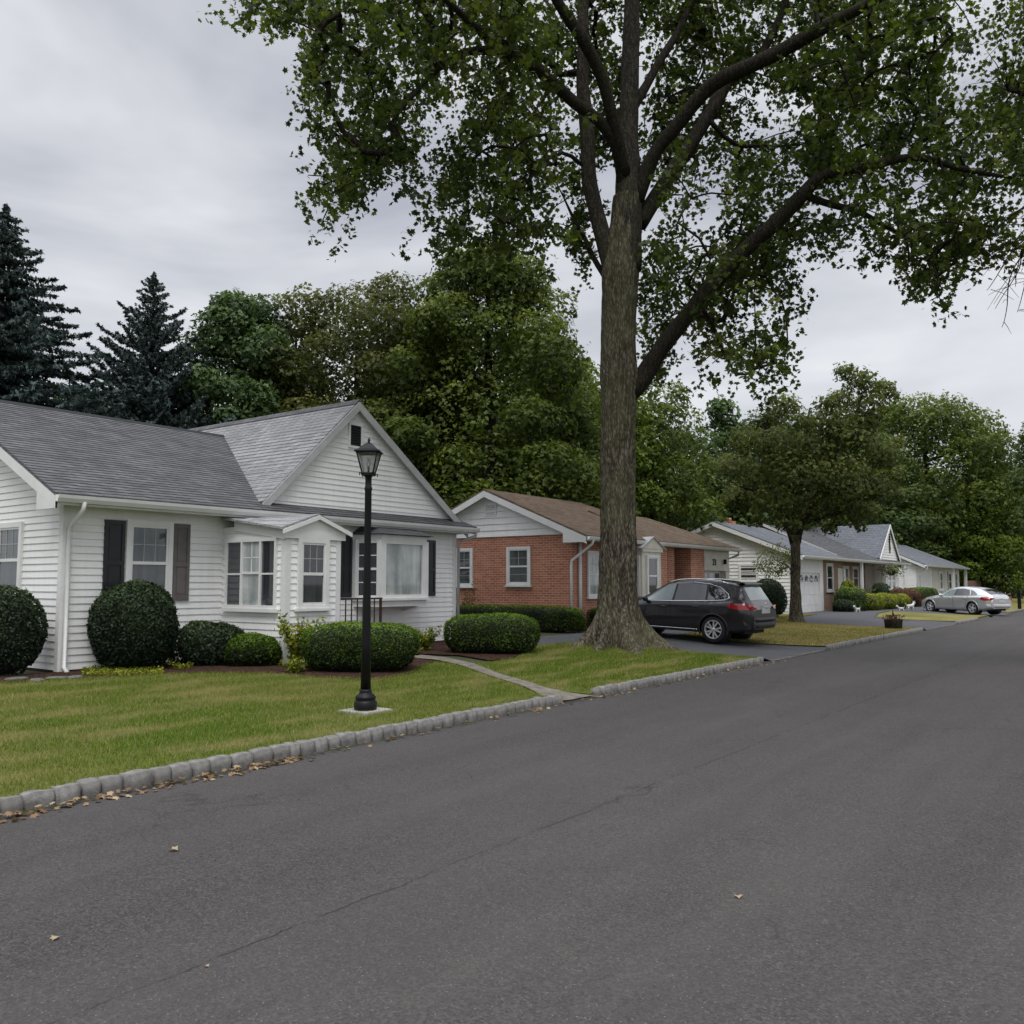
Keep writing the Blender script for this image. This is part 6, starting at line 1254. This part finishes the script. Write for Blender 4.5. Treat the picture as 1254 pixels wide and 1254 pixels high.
sil_spec = dict(L=4.75, wr=.33, wheels=(.90, 3.68), track=.77, spokes=5, split=0, spw=.045, sm=3,
 curves=dict(bot=[(0,.30),(.3,.20),(1.4,.19),(3.2,.19),(4.3,.24),(4.75,.34)],
  belt=[(0,.52),(.15,.62),(.5,.74),(1.2,.88),(1.7,.92),(3.0,.96),(3.8,.99),(4.3,1.0),(4.6,.93),(4.75,.78)],
  roof=[(0,.58),(.12,.70),(.45,.83),(1.0,.93),(1.3,.97),(1.5,1.03),(1.9,1.24),(2.25,1.38),(2.6,1.44),(3.0,1.45),(3.5,1.41),(3.9,1.33),(4.25,1.20),(4.52,1.06),(4.66,.99),(4.75,.84)],
  w=[(0,.50),(.1,.70),(.3,.82),(.6,.88),(1.0,.91),(2.3,.90),(3.6,.915),(4.1,.90),(4.5,.84),(4.75,.68)],
  wbelt=[(0,.46),(.1,.65),(.4,.77),(1.0,.82),(1.7,.84),(3.4,.84),(4.1,.81),(4.5,.75),(4.75,.62)],
  wroof=[(0,.40),(.3,.58),(1.0,.66),(1.5,.68),(2.0,.62),(2.6,.58),(3.4,.56),(4.0,.55),(4.5,.60),(4.75,.55)]),
 doors=[[(1.36,.30),(1.36,.8),(1.45,.90),(2.42,.935),(2.46,.85),(2.46,.30)],[(2.48,.30),(2.48,.85),(2.45,.94),(3.40,.965),(3.42,.85),(3.25,.50),(3.15,.30)]], handles=[(2.28,.82),(3.22,.85)],
 windows=[([(1.66,.95),(2.0,1.14),(2.32,1.27),(2.55,1.30),(2.50,.965)],'carglass_light'),([(2.56,.965),(2.60,1.31),(3.0,1.325),(3.35,1.27),(3.50,1.0)],'carglass'),([(3.56,1.0),(3.42,1.27),(3.62,1.22),(3.95,1.04)],'carglass')],
 pillars=[[(2.505,.965),(2.545,1.30),(2.60,1.305),(2.56,.965)]], chrome=[(1.60,.925),(2.5,.95),(3.5,.985),(4.0,1.02)],
 windscreen=(1.46,2.28,.64,.54), rearwin=(3.95,4.5,.46,.52), tails=[[(4.15,.80),(4.25,.93),(4.6,.93),(4.70,.84),(4.70,.76),(4.4,.74)]], heads=[[(.10,.58),(.25,.70),(.62,.80),(.66,.76),(.4,.64),(.15,.54)]], headmat='amber',
 bumper=[(.36,.58,4.70,.84)], bumpmat='trim_grey', taillens=(.5,.78,.76,.90), plate=.62, mirror=(1.62,.95))
car('parked_wagon', 'silver fastback car parked nose-in on the far driveway', sil_spec, M['silver'], (52.2, 10.15, hgt(51,9)+.02), -PI/2-.57, .015).scale = (.95,.95,.97)
# ================================================================== SMALL THINGS
# planter / stump on the dry lawn
px_, py_ = 31.3, 7.2; pt = thing('planter_stump', 'dark round planter like a stump with small plants at the edge of the dry lawn', 'planter', (px_, py_, .12))
b = MB(); b.lathe([(.24,-.05),(.27,.05),(.28,.20),(.30,.30),(.26,.31),(.25,.27)], (px_,py_,.12), 20); b.build('pot', M['bark_dark'], pt)
pts = [[px_+rng.normal()*.15, py_+rng.normal()*.15, .44+rng.random()*.12] for i in range(160)]; leaves('plant', pts, .08, T_OVAL, M['lf_red'], pt, up=(0,0,1)); b = MB(); b.tube([(px_,py_,.4),(px_-.02,py_,.62),(px_-.05,py_,.72)], [.03,.025,.01], 6); b.tube([(px_,py_,.4),(px_+.14,py_,.6)], [.02,.008], 5); b.build('stem', M['bark_dark'], pt)
# white animal ornaments
def ornament(x, y, z, s, rz, label):
    o = thing('garden_statue', label, 'statue', (x,y,z), rz, 'white garden ornaments'); b = MB(); n_ = 12
    def T(P, R): b.tube([Vector(p)*s for p in P], [r*s for r in R], n_)
    T([(-.36,0,.36),(-.30,0,.38),(-.15,0,.37),(.05,0,.37),(.2,0,.40),(.30,0,.46),(.36,0,.55),(.42,0,.60),(.50,0,.58),(.56,0,.56)], [.03,.09,.115,.11,.12,.095,.07,.085,.05,.03])
    for lx_, ly_ in ((-.26,.06),(-.26,-.06),(.2,.06),(.2,-.06)): T([(lx_,ly_,.34),(lx_-.03*(lx_ < 0),ly_,.2),(lx_+.02,ly_,.06),(lx_+.05,ly_,.01)], [.055,.035,.025,.03])
    T([(-.34,0,.40),(-.44,0,.46),(-.50,0,.56)], [.03,.022,.01]); T([(.40,.05,.64),(.38,.07,.72)], [.03,.01]); T([(.40,-.05,.64),(.38,-.07,.72)], [.03,.01]); b.build('figure', M['white'], o, True)
ornament(44.6, 11.9, .15, .6, 2.9, 'white animal-shaped garden ornament beside the garage shrubs'); q = on_z(1115, 749, .12); ornament(q.x, q.y, .12, .8, -.4, 'white animal-shaped ornament under the steep gable'); q = on_z(1103, 750, .12); ornament(q.x, q.y, .12, .55, 2.6, 'smaller white ornament left of the other near the reddish bushes')
# hanging basket
hb = thing('hanging_basket', 'green hanging basket at the porch corner post', 'flower basket', (56.4, 13.0, 2.3)); b = MB(); b.lathe([(.12,-.2),(.28,0),(.30,.05)], (56.4,13.0,2.3), 14); b.build('basket', M['bark_dark'], hb); b = MB()
for k in range(3): b.tube([(56.4+.28*math.cos(k*2.1),13+.28*math.sin(k*2.1),2.35),(56.4,13,2.85)], .008, 4)
b.build('chain', M['black'], hb); pts = [[56.4+rng.normal()*.45, 13+rng.normal()*.3, 2.42+rng.normal()*.16] for i in range(500)]; leaves('foliage', pts, .13, T_OVAL, M['lf_pale'], hb, up=(0,0,1))
# black post at the far right
bp_ = thing('black_post', 'slim black mailbox post by the far driveway at the right edge', 'post', (60.2, 6.76, .1)); b = MB(); b.box(60.1,60.3,6.67,6.85,0,1.05); b.build('post', M['black'], bp_); b = MB(); b.prism([(59.95,6.64,1.05),(59.95,6.88,1.05),(59.95,6.88,1.2),(59.95,6.76,1.28),(59.95,6.64,1.2)], (.5,0,0)); b.build('box', M['black'], bp_)
# utility boxes beyond H1: flat stepping stones at the bed edge
for i, (a, b_) in enumerate(((20,836),(45,838),(70,835),(92,834))):
    q = on_z(a, b_, .2); o = MB().lathe([(.16,0),(.17,.03),(.13,.05)], (0,0,0), 9).build('edging_stone', M['granite'], None); o.location = (q.x, q.y, hgt(q.x,q.y)-.005); o.scale = (1, .6, 1); o.rotation_euler = (0,0,i*1.3)
    tag(o, ['flat dark stone at the bed edge, nearest the left border','second flat stone from the left at the bed edge','third flat stone at the bed edge near the corner','flat bed-edge stone right below the house corner'][i], 'stone', 'flat stones edging the bed')
# fallen leaves: drift in the gutter (uncountable) and single leaves on the road
pts = []
for i in range(470):
    x = rng.uniform(1.5, 5.6) if rng.random() < .65 else rng.uniform(5, 19); s = abs(rng.normal())*.07; pts.append([x, 6.49-s-(.02), .012+rng.random()*.03*(s < .06)])
tag(leaves('leaf_litter', pts, rng.uniform(.035, .075, len(pts)), T_MAPLE, M['lf_dry'], None, up=(0,0,2.0), spread=.5), 'brown fallen leaves gathered in the gutter along the granite kerb', 'fallen leaves', kind='stuff')
for (a, b_, s, lb) in ((212,1044,.085,'curled yellow leaf lying on the asphalt at the left'),(67,1154,.06,'small pale leaf on the asphalt near the lower left corner'),(904,1102,.065,'small tan leaf on the asphalt at the lower right'),(253,1188,.03,'tiny light leaf on the road joint')):
    q = on_z(a, b_, .0); v = T_MAPLE*s*.8; o = MB().raw([(p[0], p[1], abs(p[0])*.55+.012+p[2]*.6) for p in v], [tuple(range(len(v)))]).build('fallen_leaf', M['lf_dry'], None); o.location = (q.x, q.y, .004); o.rotation_euler = (0,0,random.uniform(0,6)); tag(o, lb, 'leaf', 'single fallen leaves on the road')
    at = o.data.attributes.new('tint', 'FLOAT', 'POINT'); at.data.foreach_set('value', [.95]*len(v))
# ================================================================== SKY AND LIGHT
w = bpy.data.worlds.new('World'); S.world = w; w.use_nodes = True; t = w.node_tree; t.nodes.clear()
out = t.nodes.new('ShaderNodeOutputWorld'); bg = t.nodes.new('ShaderNodeBackground'); bg2 = t.nodes.new('ShaderNodeBackground'); mx = t.nodes.new('ShaderNodeMixShader')
sky = t.nodes.new('ShaderNodeTexSky'); sky.sky_type = 'NISHITA'; sky.sun_disc = False; EL, AZ = math.radians(58), math.radians(215)
sky.sun_elevation = EL; sky.sun_rotation = math.radians(90)-AZ
t.links.new(sky.outputs[0], bg.inputs[0]); bg.inputs[1].default_value = .08
tc = t.nodes.new('ShaderNodeTexCoord'); mp = t.nodes.new('ShaderNodeMapping'); mp.inputs['Scale'].default_value = (1, 1, 3.2); mp.inputs['Location'].default_value = (2.3, .7, .2); t.links.new(tc.outputs['Generated'], mp.inputs[0])
n1 = t.nodes.new('ShaderNodeTexNoise'); n1.inputs['Scale'].default_value = 1.6; n1.inputs['Detail'].default_value = 5; n1.inputs['Roughness'].default_value = .5; n1.inputs['Distortion'].default_value = .4; t.links.new(mp.outputs[0], n1.inputs[0])
cr_ = t.nodes.new('ShaderNodeValToRGB'); e = cr_.color_ramp.elements; e[0].position = .36; e[0].color = (.50,.525,.59,1); e[1].position = .59; e[1].color = (.90,.91,.94,1); t.links.new(n1.outputs[0], cr_.inputs[0])
t.links.new(cr_.outputs[0], bg2.inputs[0]); gx = t.nodes.new('ShaderNodeSeparateXYZ'); t.links.new(tc.outputs['Generated'], gx.inputs[0])   # an overcast sky is brightest overhead
mr = t.nodes.new('ShaderNodeMapRange'); mr.inputs[1].default_value = .55; mr.inputs[2].default_value = 1.0; mr.inputs[3].default_value = 1.0; mr.inputs[4].default_value = 3.4; mr.interpolation_type = 'SMOOTHSTEP'; t.links.new(gx.outputs[2], mr.inputs[0]); t.links.new(mr.outputs[0], bg2.inputs[1]); mx.inputs[0].default_value = .88
t.links.new(bg.outputs[0], mx.inputs[1]); t.links.new(bg2.outputs[0], mx.inputs[2]); t.links.new(mx.outputs[0], out.inputs[0])
sd = bpy.data.lights.new('sun', 'SUN'); so = bpy.data.objects.new('sun', sd); C.objects.link(so); sd.energy = 1.6; sd.angle = math.radians(30); sd.color = (1, .97, .92)
dv = Vector((math.cos(EL)*math.cos(AZ), math.cos(EL)*math.sin(AZ), math.sin(EL))); so.rotation_euler = dv.to_track_quat('Z', 'Y').to_euler()
S.view_settings.view_transform = 'Standard'; S.view_settings.look = 'None'; S.view_settings.exposure = 0
S.render.engine = 'CYCLES'; S.cycles.max_bounces = 6; S.cycles.transparent_max_bounces = 6
